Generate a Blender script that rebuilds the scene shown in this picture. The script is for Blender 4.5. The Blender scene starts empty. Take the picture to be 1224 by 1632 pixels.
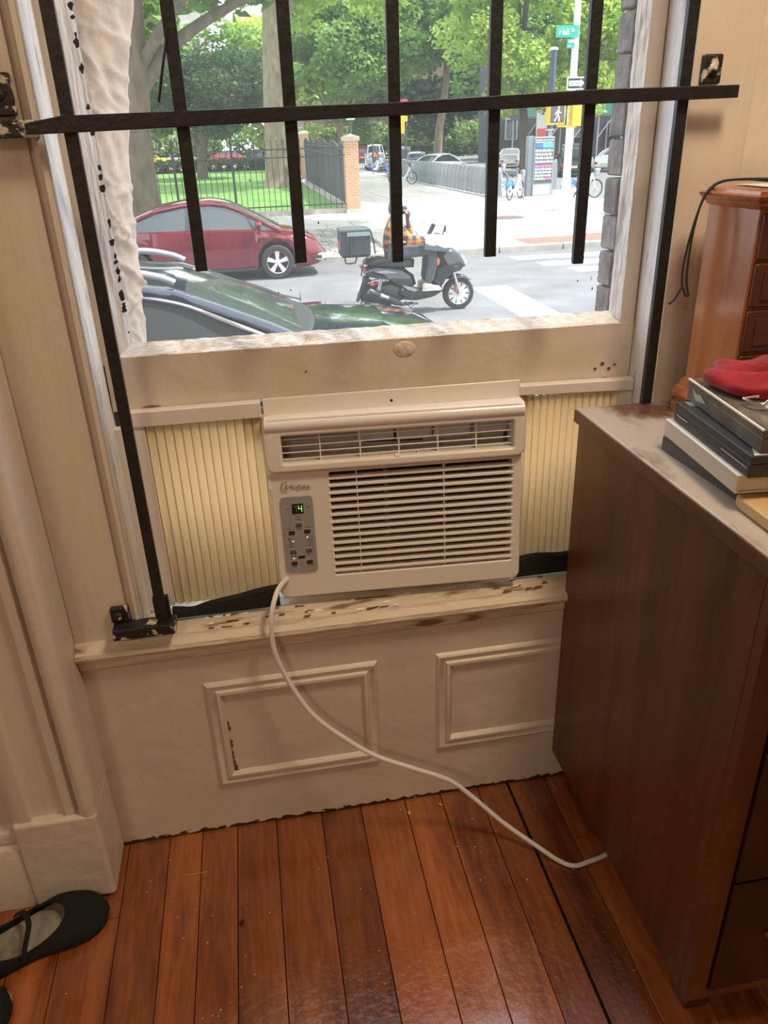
import bpy, bmesh, math, random
import numpy as np
from mathutils import Vector, Matrix, Euler
random.seed(7)
SC = bpy.context.scene
COL = SC.collection
PI = math.pi
V = Vector

# ------------------------------------------------------------------ camera
cam = bpy.data.cameras.new('camera')
cam.sensor_fit = 'VERTICAL'
cam.sensor_height = 36.0
cam.lens = 1220.0 / 1632.0 * 36.0
cam.clip_start = 0.02
cam.clip_end = 500
cam_ob = bpy.data.objects.new('camera', cam)
COL.objects.link(cam_ob)
RR = Matrix(((0.9842961, -0.1046255, 0.1421784), (-0.1734988, -0.4248781, 0.8884688), (-0.0325480, -0.8991841, -0.4363583)))
right = RR @ V((1, 0, 0)); up = RR @ V((0, -1, 0)); back = RR @ V((0, 0, -1))
mw = Matrix((right, up, back)).transposed().to_4x4()
mw.translation = V((0.0, -1.36, 1.455))
cam_ob.matrix_world = mw
SC.camera = cam_ob

# ------------------------------------------------------------------ world, sun, lamps, exposure
world = bpy.data.worlds.new('sky')
SC.world = world
world.use_nodes = True
wn = world.node_tree.nodes
wl = world.node_tree.links
wn.clear()
wo = wn.new('ShaderNodeOutputWorld')
wb = wn.new('ShaderNodeBackground')
tc = wn.new('ShaderNodeTexCoord')
nz = wn.new('ShaderNodeTexNoise')
nz.inputs['Scale'].default_value = 3.0
nz.inputs['Detail'].default_value = 5.0
cr = wn.new('ShaderNodeValToRGB')
cr.color_ramp.elements[0].position = 0.35
cr.color_ramp.elements[0].color = (0.62, 0.80, 1.0, 1)
cr.color_ramp.elements[1].position = 0.62
cr.color_ramp.elements[1].color = (1.0, 1.0, 1.0, 1)
wl.new(tc.outputs['Generated'], nz.inputs['Vector'])
wl.new(nz.outputs['Fac'], cr.inputs['Fac'])
wl.new(cr.outputs['Color'], wb.inputs['Color'])
wl.new(wb.outputs['Background'], wo.inputs['Surface'])
wb.inputs['Strength'].default_value = 3.1

sun = bpy.data.lights.new('sun', 'SUN')
sun.energy = 8.5
sun.angle = math.radians(0.6)
sun.color = (1.0, 0.95, 0.86)
sun_ob = bpy.data.objects.new('sun', sun)
COL.objects.link(sun_ob)
sd = V((math.cos(math.radians(56)), -0.10, math.sin(math.radians(56))))   # towards the sun: along the street, high
sun_ob.rotation_euler = sd.to_track_quat('Z', 'Y').to_euler()
sun_ob.location = (20, -2, 30)

def area(name, loc, target, size, power, col):
    l = bpy.data.lights.new(name, 'AREA')
    l.shape = 'DISK'
    l.size = size
    l.energy = power
    l.color = col
    o = bpy.data.objects.new(name, l)
    COL.objects.link(o)
    o.location = loc
    o.rotation_euler = (V(loc) - V(target)).to_track_quat('Z', 'Y').to_euler()
    return o
area('ceiling_light', (0.82, -0.78, 2.66), (0.60, -0.72, 0), 0.42, 24.0, (1.0, 0.77, 0.52))
area('fill_light', (-1.0, -3.0, 2.72), (-1.0, -2.9, 0), 0.6, 23.0, (1.0, 0.78, 0.55))  # added fill with no visible source, brightens the front faces

SC.view_settings.view_transform = 'Standard'
SC.view_settings.look = 'None'
SC.view_settings.gamma = 1.0
SC.view_settings.use_curve_mapping = False
SC.view_settings.exposure = 0.12

# ------------------------------------------------------------------ helpers
class MB:
    def __init__(s):
        s.v = []; s.f = []
    def add(s, vs, fs, M=None):
        o = len(s.v)
        s.v += [(M @ V(p)) if M is not None else V(p) for p in vs]
        s.f += [[i + o for i in f] for f in fs]
        return s
    def box(s, lo, hi, M=None):
        x0, y0, z0 = lo; x1, y1, z1 = hi
        return s.add([(x0,y0,z0),(x1,y0,z0),(x1,y1,z0),(x0,y1,z0),(x0,y0,z1),(x1,y0,z1),(x1,y1,z1),(x0,y1,z1)],
                     [(0,3,2,1),(4,5,6,7),(0,1,5,4),(1,2,6,5),(2,3,7,6),(3,0,4,7)], M)
    def cbox(s, c, d, M=None):
        return s.box([c[i]-d[i]/2 for i in range(3)], [c[i]+d[i]/2 for i in range(3)], M)
    def tube(s, pts, r, n=8, caps=True, flat=1.0):
        pts = [V(p) for p in pts]
        m = len(pts)
        rs = r if isinstance(r, (list, tuple)) else [r]*m
        rings = []
        prev = None
        for i in range(m):
            t = (pts[min(i+1, m-1)] - pts[max(i-1, 0)])
            if t.length < 1e-9: t = V((0,0,1))
            t.normalize()
            if prev is None:
                a = V((0,0,1)) if abs(t.z) < .9 else V((1,0,0))
                u = t.cross(a).normalized()
            else:
                u = (prev - t*prev.dot(t))
                u = u.normalized() if u.length > 1e-6 else t.orthogonal().normalized()
            prev = u
            w = t.cross(u)
            rings.append([pts[i] + rs[i]*(math.cos(2*PI*k/n)*u + flat*math.sin(2*PI*k/n)*w) for k in range(n)])
        return s.loft(rings, True, caps)
    def loft(s, rings, closed=True, caps=True):
        n = len(rings[0])
        vs = [p for r in rings for p in r]
        fs = []
        for i in range(len(rings)-1):
            for k in range(n if closed else n-1):
                a = i*n+k; b = i*n+(k+1) % n
                fs.append((a, b, b+n, a+n))
        if caps and closed:
            fs.append(tuple(range(n-1, -1, -1)))
            fs.append(tuple(range((len(rings)-1)*n, len(rings)*n)))
        return s.add(vs, fs)
    def lathe(s, prof, n=20, M=None, caps=True):
        vs = []; fs = []
        for (r, z) in prof:
            for k in range(n):
                a = 2*PI*k/n
                vs.append((r*math.cos(a), r*math.sin(a), z))
        for i in range(len(prof)-1):
            for k in range(n):
                a = i*n+k; b = i*n+(k+1) % n
                fs.append((a, b, b+n, a+n))
        if caps and prof[0][0] > 1e-6: fs.append(tuple(range(n-1, -1, -1)))
        if caps and prof[-1][0] > 1e-6: fs.append(tuple(range((len(prof)-1)*n, len(prof)*n)))
        return s.add(vs, fs, M)
    def prism(s, poly, a, b, ax='y', M=None):
        def P(p, t):
            return {'y': (p[0], t, p[1]), 'z': (p[0], p[1], t), 'x': (t, p[0], p[1])}[ax]
        n = len(poly)
        vs = [P(p, a) for p in poly] + [P(p, b) for p in poly]
        fs = [tuple(range(n)), tuple(range(2*n-1, n-1, -1))] + [(i, i+n, (i+1) % n + n, (i+1) % n) for i in range(n)]
        return s.add(vs, fs, M)
    def puff(s, poly, y, w, M=None, k=0.82):
        # side profile (x, z) thickened over the width w with rounded flanks
        cx = sum(p[0] for p in poly)/len(poly); cz = sum(p[1] for p in poly)/len(poly)
        rings = []
        for (t, sc) in ((-.5, k*.86), (-.44, k), (-.3, .96), (0, 1), (.3, .96), (.44, k), (.5, k*.86)):
            rings.append([V((cx+(p[0]-cx)*sc, y+t*w, cz+(p[1]-cz)*sc)) for p in poly])
        if M is not None: rings = [[M @ p for p in r] for r in rings]
        return s.loft(rings)
    def ell(s, c, r, n=14, m=9, M=None):
        vs = [(c[0], c[1], c[2]-r[2])]
        for i in range(1, m):
            t = -PI/2 + PI*i/m
            for k in range(n):
                a = 2*PI*k/n
                vs.append((c[0]+r[0]*math.cos(t)*math.cos(a), c[1]+r[1]*math.cos(t)*math.sin(a), c[2]+r[2]*math.sin(t)))
        vs.append((c[0], c[1], c[2]+r[2]))
        fs = [(0, 1+(k+1) % n, 1+k) for k in range(n)]
        for i in range(m-2):
            for k in range(n):
                a = 1+i*n+k; b = 1+i*n+(k+1) % n
                fs.append((a, b, b+n, a+n))
        o = 1+(m-2)*n; t = len(vs)-1
        fs += [(o+k, o+(k+1) % n, t) for k in range(n)]
        return s.add(vs, fs, M)
    def grid(s, fn, nu, nv, M=None):
        vs = [fn(i/nu, j/nv) for i in range(nu+1) for j in range(nv+1)]
        fs = [(i*(nv+1)+j, (i+1)*(nv+1)+j, (i+1)*(nv+1)+j+1, i*(nv+1)+j+1) for i in range(nu) for j in range(nv)]
        return s.add(vs, fs, M)

WM = {}          # world matrix of every object, known without a depsgraph update

def setp(o, label=None, cat=None, group=None, kind=None):
    if label: o['label'] = label
    if cat: o['category'] = cat
    if group: o['group'] = group
    if kind: o['kind'] = kind
    return o

def thing(name, label, cat, loc=(0,0,0), M=None, group=None, rz=0.0):
    o = bpy.data.objects.new(name, None)
    o.empty_display_size = 0.1
    COL.objects.link(o)
    m = M if M is not None else Matrix.Translation(V(loc)) @ Matrix.Rotation(rz, 4, 'Z')
    o.matrix_world = m
    WM[o.name] = m.copy()
    return setp(o, label, cat, group)

def obj(name, mb, mat, parent=None, world=True, smooth=None, bev=0.0, seg=2, label=None, kind=None, sub=0, solid=0.0, origin=None):
    me = bpy.data.meshes.new(name)
    vs = mb.v
    if parent is not None and world:
        inv = WM[parent.name].inverted()
        vs = [inv @ p for p in vs]
    if origin is not None:
        vs = [p - V(origin) for p in vs]
    me.from_pydata([tuple(p) for p in vs], [], mb.f)
    me.update()
    return link(name, me, mat, parent, smooth, bev, seg, label, kind, sub, solid, origin)

def link(name, me, mat, parent=None, smooth=None, bev=0.0, seg=2, label=None, kind=None, sub=0, solid=0.0, origin=None):
    if mat is not None:
        me.materials.append(mat)
    bm = bmesh.new(); bm.from_mesh(me)
    bmesh.ops.recalc_face_normals(bm, faces=bm.faces)
    bm.to_mesh(me); bm.free()
    if smooth is not None:
        for p in me.polygons: p.use_smooth = True
        if smooth < 180: me.set_sharp_from_angle(angle=math.radians(smooth))
    o = bpy.data.objects.new(name, me)
    COL.objects.link(o)
    if origin is not None: o.location = origin
    if parent is not None:
        o.parent = parent
        WM[o.name] = WM[parent.name].copy()
    else:
        WM[o.name] = Matrix.Translation(V(origin)) if origin is not None else Matrix.Identity(4)
    if solid:
        md = o.modifiers.new('solid', 'SOLIDIFY'); md.thickness = solid; md.offset = 0
    if bev:
        md = o.modifiers.new('bevel', 'BEVEL'); md.width = bev; md.segments = seg; md.limit_method = 'ANGLE'; md.angle_limit = math.radians(40)
        if smooth is None:
            for p in me.polygons: p.use_smooth = True
            me.set_sharp_from_angle(angle=math.radians(180 if seg > 1 else 40))
            md.harden_normals = True
    if sub:
        md = o.modifiers.new('sub', 'SUBSURF'); md.levels = sub; md.render_levels = sub
    return setp(o, label, None, None, kind)

def struct(name, mb, mat, parent=None, **k):
    o = obj(name, mb, mat, parent, **k)
    if parent is None: o['kind'] = 'structure'
    return o

def copy_tree(o, parent=None, **props):
    c = o.copy(); COL.objects.link(c)
    c.parent = parent
    WM[c.name] = WM.get(o.name, Matrix.Identity(4)).copy()
    for k, v in props.items(): c[k] = v
    for ch in KIDS(o): copy_tree(ch, c)
    return c
def KIDS(o): return [x for x in bpy.data.objects if x.parent == o]

def place(o, loc=None, rz=0.0, M=None, scale=1.0):
    m = M if M is not None else Matrix.Translation(V(loc)) @ Matrix.Rotation(rz, 4, 'Z') @ Matrix.Scale(scale, 4)
    o.matrix_world = m
    WM[o.name] = m.copy()
    return o

def curve_mesh(splines, extrude, bevel, res=3):
    # filled flat outlines (first outer, the others holes), thickened; front looks to -y, drawn in x,z
    c = bpy.data.curves.new('outline', 'CURVE')
    c.dimensions = '2D'; c.fill_mode = 'BOTH'; c.extrude = extrude; c.bevel_depth = bevel; c.bevel_resolution = res
    for pts in splines:
        s = c.splines.new('POLY'); s.points.add(len(pts)-1)
        for p, q in zip(s.points, pts): p.co = (q[0], q[1], 0, 1)
        s.use_cyclic_u = True
    return from_curve(c)
def from_curve(c):
    o = bpy.data.objects.new('tmp', c)
    COL.objects.link(o)
    dg = bpy.context.evaluated_depsgraph_get()
    me = bpy.data.meshes.new_from_object(o.evaluated_get(dg))
    mb = MB()
    mb.add([(v.co.x, -v.co.z, v.co.y) for v in me.vertices], [tuple(p.vertices) for p in me.polygons])
    bpy.data.objects.remove(o); bpy.data.curves.remove(c); bpy.data.meshes.remove(me)
    return mb
def text_mb(txt, size, width=None, depth=0.0004, M=None, shear=0.0):
    c = bpy.data.curves.new('letters', 'FONT')
    c.body = txt; c.size = size; c.extrude = depth; c.align_x = 'LEFT'; c.resolution_u = 3; c.shear = shear
    mb = from_curve(c)
    x0 = min(p.x for p in mb.v); x1 = max(p.x for p in mb.v); z0 = min(p.z for p in mb.v)
    k = (width/(x1-x0)) if width else 1.0
    mb.v = [V(((p.x-x0)*k, p.y, p.z-z0)) for p in mb.v]
    if M is not None: mb.v = [M @ p for p in mb.v]
    return mb
def rrect(x0, z0, x1, z1, r, n=5):
    out = []
    for (cx, cz, a0) in ((x1-r, z1-r, 0), (x0+r, z1-r, 90), (x0+r, z0+r, 180), (x1-r, z0+r, 270)):
        for i in range(n+1):
            a = math.radians(a0 + 90*i/n)
            out.append((cx+r*math.cos(a), cz+r*math.sin(a)))
    return out
def T(*p): return Matrix.Translation(V(p))
def RX(a): return Matrix.Rotation(a, 4, 'X')
def RY(a): return Matrix.Rotation(a, 4, 'Y')
def RZ(a): return Matrix.Rotation(a, 4, 'Z')

# ------------------------------------------------------------------ materials
def nodes(name):
    m = bpy.data.materials.new(name); m.use_nodes = True
    nt = m.node_tree
    return m, nt, nt.nodes['Principled BSDF']
def c4(c): return (c[0], c[1], c[2], 1)
def mat(name, col, rough=0.5, metal=0.0, var=0.0, vscale=20.0, bump=0.0, bscale=60.0, stretch=(1,1,1), col2=None, thr=None, coat=0.0, rnd=0.0, emit=None, estr=1.0, detail=4.0, spec=None):
    m, nt, b = nodes(name)
    N, L = nt.nodes, nt.links
    b.inputs['Base Color'].default_value = c4(col)
    b.inputs['Roughness'].default_value = rough
    b.inputs['Metallic'].default_value = metal
    b.inputs['Coat Weight'].default_value = coat
    if spec is not None: b.inputs['Specular IOR Level'].default_value = spec
    if emit:
        b.inputs['Emission Color'].default_value = c4(emit); b.inputs['Emission Strength'].default_value = estr
    if var or bump or col2:
        t = N.new('ShaderNodeTexCoord'); mp = N.new('ShaderNodeMapping')
        mp.inputs['Scale'].default_value = stretch
        L.new(t.outputs['Object'], mp.inputs['Vector'])
        n = N.new('ShaderNodeTexNoise'); n.inputs['Scale'].default_value = vscale; n.inputs['Detail'].default_value = detail
        L.new(mp.outputs['Vector'], n.inputs['Vector'])
        r = N.new('ShaderNodeValToRGB')
        lo = thr[0] if thr else 0.3; hi = thr[1] if thr else 0.7
        r.color_ramp.elements[0].position = lo; r.color_ramp.elements[1].position = hi
        if col2:
            r.color_ramp.elements[0].color = c4(col); r.color_ramp.elements[1].color = c4(col2)
        else:
            r.color_ramp.elements[0].color = c4([x*(1-var) for x in col]); r.color_ramp.elements[1].color = c4([min(1, x*(1+var)) for x in col])
        L.new(n.outputs['Fac'], r.inputs['Fac'])
        out = r.outputs['Color']
        if rnd:
            oi = N.new('ShaderNodeObjectInfo'); hs = N.new('ShaderNodeHueSaturation')
            mr = N.new('ShaderNodeMapRange'); mr.inputs['To Min'].default_value = 1-rnd; mr.inputs['To Max'].default_value = 1+rnd
            L.new(oi.outputs['Random'], mr.inputs['Value']); L.new(mr.outputs['Result'], hs.inputs['Value'])
            L.new(out, hs.inputs['Color']); out = hs.outputs['Color']
        L.new(out, b.inputs['Base Color'])
        if bump:
            n2 = N.new('ShaderNodeTexNoise'); n2.inputs['Scale'].default_value = bscale; n2.inputs['Detail'].default_value = 5
            L.new(mp.outputs['Vector'], n2.inputs['Vector'])
            bp = N.new('ShaderNodeBump'); bp.inputs['Strength'].default_value = bump; bp.inputs['Distance'].default_value = 0.01
            L.new(n2.outputs['Fac'], bp.inputs['Height']); L.new(bp.outputs['Normal'], b.inputs['Normal'])
    return m
def glow(name, col, s):
    return mat(name, (0.02, 0.02, 0.02), 0.4, emit=col, estr=s)
def thin_glass(name, dust_haze=0.05, tint=(1, 1, 1), gloss=0.035):
    m = bpy.data.materials.new(name); m.use_nodes = True
    N, L = m.node_tree.nodes, m.node_tree.links
    N.clear()
    o = N.new('ShaderNodeOutputMaterial'); tr = N.new('ShaderNodeBsdfTransparent'); tr.inputs['Color'].default_value = c4(tint)
    gl = N.new('ShaderNodeBsdfGlossy'); gl.inputs['Roughness'].default_value = 0.02
    df = N.new('ShaderNodeBsdfTranslucent'); df.inputs['Color'].default_value = (0.85, 0.92, 0.92, 1)
    m1 = N.new('ShaderNodeMixShader'); m1.inputs['Fac'].default_value = gloss
    m2 = N.new('ShaderNodeMixShader'); m2.inputs['Fac'].default_value = dust_haze
    L.new(tr.outputs[0], m1.inputs[1]); L.new(gl.outputs[0], m1.inputs[2])
    L.new(m1.outputs[0], m2.inputs[1]); L.new(df.outputs[0], m2.inputs[2])
    L.new(m2.outputs[0], o.inputs['Surface'])
    return m
def sheer(name, col, tl=0.5, rough=0.5, var=0.0, vscale=30, bump=0.0, col2=None):
    m = mat(name, col, rough, var=var, vscale=vscale, bump=bump, bscale=40, col2=col2)
    N, L = m.node_tree.nodes, m.node_tree.links
    b = N['Principled BSDF']; o = [n for n in N if n.type == 'OUTPUT_MATERIAL'][0]
    t = N.new('ShaderNodeBsdfTranslucent'); mx = N.new('ShaderNodeMixShader'); mx.inputs['Fac'].default_value = tl
    t.inputs['Color'].default_value = c4(col)
    if b.inputs['Base Color'].links: L.new(b.inputs['Base Color'].links[0].from_socket, t.inputs['Color'])
    L.new(b.outputs[0], mx.inputs[1]); L.new(t.outputs[0], mx.inputs[2]); L.new(mx.outputs[0], o.inputs['Surface'])
    return m

def wood(name, c1, c2, rough, axis='y', scale=14.0, rnd=0.0, bump=0.05, coat=0.0, streak=7.0):
    st = {'x': (1/streak, 1, 1), 'y': (1, 1/streak, 1), 'z': (1, 1, 1/streak)}[axis]
    m, nt, b = nodes(name)
    N, L = nt.nodes, nt.links
    t = N.new('ShaderNodeTexCoord'); oi = N.new('ShaderNodeObjectInfo')
    mp = N.new('ShaderNodeMapping'); mp.inputs['Scale'].default_value = st
    vm = N.new('ShaderNodeVectorMath'); vm.operation = 'SCALE'
    cb = N.new('ShaderNodeCombineXYZ')
    for k in range(3): L.new(oi.outputs['Random'], cb.inputs[k])
    L.new(cb.outputs[0], vm.inputs[0]); vm.inputs['Scale'].default_value = 17.0 if rnd else 0.0
    ad = N.new('ShaderNodeVectorMath'); L.new(t.outputs['Object'], ad.inputs[0]); L.new(vm.outputs[0], ad.inputs[1])
    L.new(ad.outputs[0], mp.inputs['Vector'])
    n1 = N.new('ShaderNodeTexNoise'); n1.inputs['Scale'].default_value = scale; n1.inputs['Detail'].default_value = 6; n1.inputs['Distortion'].default_value = 0.6
    n2 = N.new('ShaderNodeTexNoise'); n2.inputs['Scale'].default_value = scale*9; n2.inputs['Detail'].default_value = 3
    L.new(mp.outputs[0], n1.inputs['Vector']); L.new(mp.outputs[0], n2.inputs['Vector'])
    mx = N.new('ShaderNodeMath'); mx.operation = 'MULTIPLY_ADD'; mx.inputs[1].default_value = 0.35
    L.new(n2.outputs['Fac'], mx.inputs[0]); 
    ms = N.new('ShaderNodeMath'); ms.operation = 'SUBTRACT'; ms.inputs[1].default_value = 0.17
    L.new(n1.outputs['Fac'], ms.inputs[0]); L.new(ms.outputs[0], mx.inputs[2])
    r = N.new('ShaderNodeValToRGB')
    r.color_ramp.elements[0].position = 0.3; r.color_ramp.elements[0].color = c4(c1)
    r.color_ramp.elements[1].position = 0.7; r.color_ramp.elements[1].color = c4(c2)
    L.new(mx.outputs[0], r.inputs['Fac'])
    hs = N.new('ShaderNodeHueSaturation'); mr = N.new('ShaderNodeMapRange')
    mr.inputs['To Min'].default_value = 1-rnd; mr.inputs['To Max'].default_value = 1+rnd
    L.new(oi.outputs['Random'], mr.inputs['Value']); L.new(mr.outputs['Result'], hs.inputs['Value'])
    L.new(r.outputs['Color'], hs.inputs['Color']); L.new(hs.outputs['Color'], b.inputs['Base Color'])
    b.inputs['Roughness'].default_value = rough; b.inputs['Coat Weight'].default_value = coat; b.inputs['Coat Roughness'].default_value = 0.09
    bp = N.new('ShaderNodeBump'); bp.inputs['Strength'].default_value = bump; bp.inputs['Distance'].default_value = 0.004
    n3 = N.new('ShaderNodeTexNoise'); n3.inputs['Scale'].default_value = 60; n3.inputs['Detail'].default_value = 4
    L.new(t.outputs['Object'], n3.inputs['Vector'])
    L.new(n3.outputs['Fac'], bp.inputs['Height']); L.new(bp.outputs['Normal'], b.inputs['Normal'])
    return m

PAINT = mat('cream_paint', (0.66, 0.585, 0.50), 0.42, var=0.07, vscale=6, bump=0.35, bscale=22)
PAINT_V = mat('cream_paint_brushed', (0.66, 0.585, 0.50), 0.38, var=0.08, vscale=8, bump=0.4, bscale=30, stretch=(1, 1, 0.12))
PAINT_OLD = mat('flaking_paint', (0.70, 0.60, 0.47), 0.5, col2=(0.26, 0.16, 0.075), thr=(0.585, 0.64), vscale=15, bump=1.0, bscale=40, stretch=(0.35, 1.3, 1.3), detail=9)
PEEL = mat('peeled_white_paint', (0.80, 0.80, 0.80), 0.35, col2=(0.30, 0.27, 0.24), thr=(0.60, 0.74), vscale=34, bump=1.0, bscale=55, stretch=(1.2, 1.2, 0.2), detail=7)
PUTTY = mat('white_putty', (0.86, 0.85, 0.83), 0.35, col2=(0.42, 0.33, 0.24), thr=(0.64, 0.72), vscale=34, bump=0.9, bscale=50, stretch=(0.3, 1, 1), detail=7)
IRON = mat('black_iron_paint', (0.012, 0.0145, 0.016), 0.45, var=0.3, vscale=30, bump=0.2, bscale=70)
IRON_W = mat('chipped_black_paint', (0.015, 0.015, 0.014), 0.45, col2=(0.62, 0.55, 0.45), thr=(0.55, 0.60), vscale=45, bump=0.4, bscale=60, detail=3)
WHITE_P = mat('white_plastic', (0.80, 0.755, 0.70), 0.28, var=0.02, vscale=5)
WHITE_P2 = mat('white_plastic_slats', (0.78, 0.735, 0.68), 0.35)
GREY_P = mat('grey_control_plate', (0.32, 0.33, 0.34), 0.4)
DARK = mat('dark_interior', (0.035, 0.028, 0.022), 0.7)
DUCT = mat('duct_grey_brown', (0.42, 0.37, 0.33), 0.5)
VANE = mat('blue_grey_vane', (0.52, 0.60, 0.68), 0.3)
BLACK = mat('black_plastic', (0.012, 0.012, 0.013), 0.35)
FOAM = mat('black_foam', (0.010, 0.010, 0.010), 0.9, bump=0.5, bscale=200, var=0.2)
CORDM = mat('white_cord', (0.80, 0.78, 0.76), 0.4)
PLEAT = sheer('cream_pleats', (1.0, 0.90, 0.70), 0.78, 0.5)
FOLD_SHADE = sheer('pleat_fold_shade', (.72, .57, .38), .5)  # darker strip that puts the shade of each fold into colour
CHIP = mat('bare_brown_wood', (0.16, 0.075, 0.025), 0.8, var=0.4, vscale=60)
GLASS = thin_glass('hazy_dusty_glass', 0.030)  # translucent share stands in for veiling glare besides real dust
STRAWC = mat('straw', (0.55, 0.38, 0.2), 0.6)
# ------------------------------------------------------------------ room shell
FLOORW = wood('red_brown_floorboards', (0.125, 0.030, 0.008), (0.40, 0.125, 0.034), 0.20, 'y', 13, rnd=0.30, bump=0.38, streak=9, coat=.8)
SUBF = mat('dark_gap', (0.012, 0.008, 0.006), 0.9)
fl = struct('floor', MB().box((-2.6, -4.2, -0.06), (2.7, 0.12, -0.014)), SUBF)
xs = [-.615, -.521, -.41, -.318, -.243, -.162, -.07, .038, .134, .242, .332, .427, .505, .60, .70]
x = -.71
while x > -2.6: xs.insert(0, x); x -= .095
x = .80
while x < 2.7: xs.append(x); x += .097
for i in range(len(xs)-1):
    g = 0.0035 if abs(xs[i+1]-.505) < .01 else 0.0007
    g0 = 0.0035 if abs(xs[i]-.505) < .01 else 0.0007
    cut = {7: -1.9, 9: -.19, 10: -1.2}.get(i % 12, -2.4 + .7*math.sin(i*2.1))
    dz = 0.0012*math.sin(i*5.3)
    for (y0, y1) in ((-4.2, cut-.0006), (cut+.0006, 0.05)):
        xm = (xs[i]+xs[i+1])/2
        obj('floorboard', MB().box((xs[i]+g0, y0, -.014), (xs[i+1]-g, y1, dz - .0012)), FLOORW, fl, bev=.0008, seg=1)

DADO = mat('dado_paint', (0.66, 0.585, 0.50), 0.45, var=0.06, vscale=7, bump=0.35, bscale=16)
# old dirt and bare wood where the paint has worn away at the floor line
N_, L_ = DADO.node_tree.nodes, DADO.node_tree.links
b_ = N_['Principled BSDF']; base_ = b_.inputs['Base Color'].links[0].from_socket
ge = N_.new('ShaderNodeNewGeometry'); sx = N_.new('ShaderNodeSeparateXYZ'); L_.new(ge.outputs['Position'], sx.inputs[0])
nn = N_.new('ShaderNodeTexNoise'); nn.inputs['Scale'].default_value = 55; nn.inputs['Detail'].default_value = 6
ma = N_.new('ShaderNodeMath'); ma.operation = 'MULTIPLY_ADD'; ma.inputs[1].default_value = 0.035; ma.inputs[2].default_value = -0.009
L_.new(nn.outputs['Fac'], ma.inputs[0])
lt = N_.new('ShaderNodeMath'); lt.operation = 'LESS_THAN'; L_.new(sx.outputs['Z'], lt.inputs[0]); L_.new(ma.outputs[0], lt.inputs[1])
mc = N_.new('ShaderNodeMix'); mc.data_type = 'RGBA'; mc.inputs['B'].default_value = (0.035, 0.018, 0.008, 1)
L_.new(lt.outputs[0], mc.inputs['Factor']); L_.new(base_, mc.inputs['A']); L_.new(mc.outputs['Result'], b_.inputs['Base Color'])

wf = MB()
wf.box((-.44, 0, 0), (.88, .14, .54))                       # panelled dado under the window
struct_w = struct('wall_front', wf, DADO)
def frame_mould(x0, z0, x1, z1, prof):
    rings = []
    for (o, h) in prof:
        rings.append([V((x0+o, -h, z0+o)), V((x1-o, -h, z0+o)), V((x1-o, -h, z1-o)), V((x0+o, -h, z1-o))])
    return MB().loft(rings, True, False)
PROF = [(0, 0), (.003, .005), (.008, .008), (.013, .006), (.016, .004), (.022, .004), (.025, .009), (.031, .010), (.036, .004), (.040, -.002), (.044, -.002)]
for (x0, z0, x1, z1) in ((-.186, .137, .190, .428), (.322, .148, .72, .424)):
    obj('panel_moulding', frame_mould(x0, z0, x1, z1, PROF), PAINT, struct_w, smooth=35)
# flaked edges of the paint on the left panel, bare wood under them
cb = MB()
z = .385
while z > .155:
    w = random.uniform(.002, .007); h = random.uniform(.010, .024); xx = -.152 + (0.385-z)*.03 + random.uniform(-.003, .003)
    cb.add([(xx-w, -.0012, z), (xx+w*.6, -.0012, z-h*.2), (xx+w, -.0012, z-h*.7), (xx-w*.4, -.0012, z-h)], [(0, 1, 2, 3)])
    z -= h*.8
obj('paint_chip', cb, CHIP, struct_w, kind='stuff', solid=.001)

struct('wall_left', MB().box((-2.6, -.10, 0), (-.584, .13, 2.8)).box((-2.72, -4.2, 0), (-2.6, .13, 2.8)), PAINT)
struct('wall_right', MB().box((.885, .004, 0), (2.7, .13, 2.8)).box((2.7, -4.2, 0), (2.82, .13, 2.8)), PAINT)
struct('wall_back', MB().box((-2.72, -4.32, 0), (2.82, -4.2, 2.8)), PAINT)
struct('wall_top', MB().box((-.60, .0, 2.42), (.90, .13, 2.8)), PAINT)
struct('ceiling', MB().box((-2.72, -4.32, 2.8), (2.82, .13, 2.9)), mat('ceiling_white', (.75, .72, .68), .7))
# masonry outside, with bricks in the jamb that the window shows
BRK = mat('grey_brown_brick', (0.20, 0.165, 0.155), 0.9, var=0.35, vscale=25, bump=0.8, bscale=50, rnd=.16)
wo_ = struct('wall_outside', MB().box((-3.2, .13, -.9), (-.245, .2, 5.5)).box((.80, .13, -.9), (3.6, .2, 5.5)).box((-.245, .145, -.9), (.80, .2, .555)).box((-.245, .13, 2.42), (.80, .2, 5.5)),
     mat('brown_masonry', (0.13, 0.09, 0.075), .95, var=.2, vscale=10))
zz = [.555 + .0685*i for i in range(28)]
for i in range(len(zz)-1):
    q = .004*math.sin(i*2.7)
    obj('brick', MB().box((.716+q*.6, .132, zz[i]+.002), (.805, .192+q, zz[i+1]-.002)), BRK, wo_, bev=.004, seg=1)

# casings, stops and sill round the window
def extr(poly, z0, z1): return MB().prism(poly, z0, z1, 'z')
fluted = [(-.586, 0), (-.586, -.118), (-.572, -.126), (-.55, -.126), (-.545, -.114), (-.486, -.114), (-.481, -.124), (-.464, -.124), (-.459, -.111)]
for k in range(9):
    a = math.radians(200 + 170*k/8)
    fluted.append((-.438 + .0185*math.cos(a), -.117 + .0165*math.sin(a)))
fluted += [(-.421, -.10), (-.421, 0)]
struct('trim_1', extr(fluted, .235, 2.8), PAINT_V, smooth=30)
obj('corner_bead', MB().tube([(-.4385, -.1165, .25), (-.4385, -.1165, 2.78)], .0178, 14), mat('glossy_cream_paint', (.68, .61, .54), .2, bump=.12, bscale=20, stretch=(1, 1, .2)), bpy.data.objects['trim_1'], smooth=60)
struct('trim_2', MB().box((-.588, -.134, 0), (-.421, .0, .238)), PAINT, bev=.010, seg=3)
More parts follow.
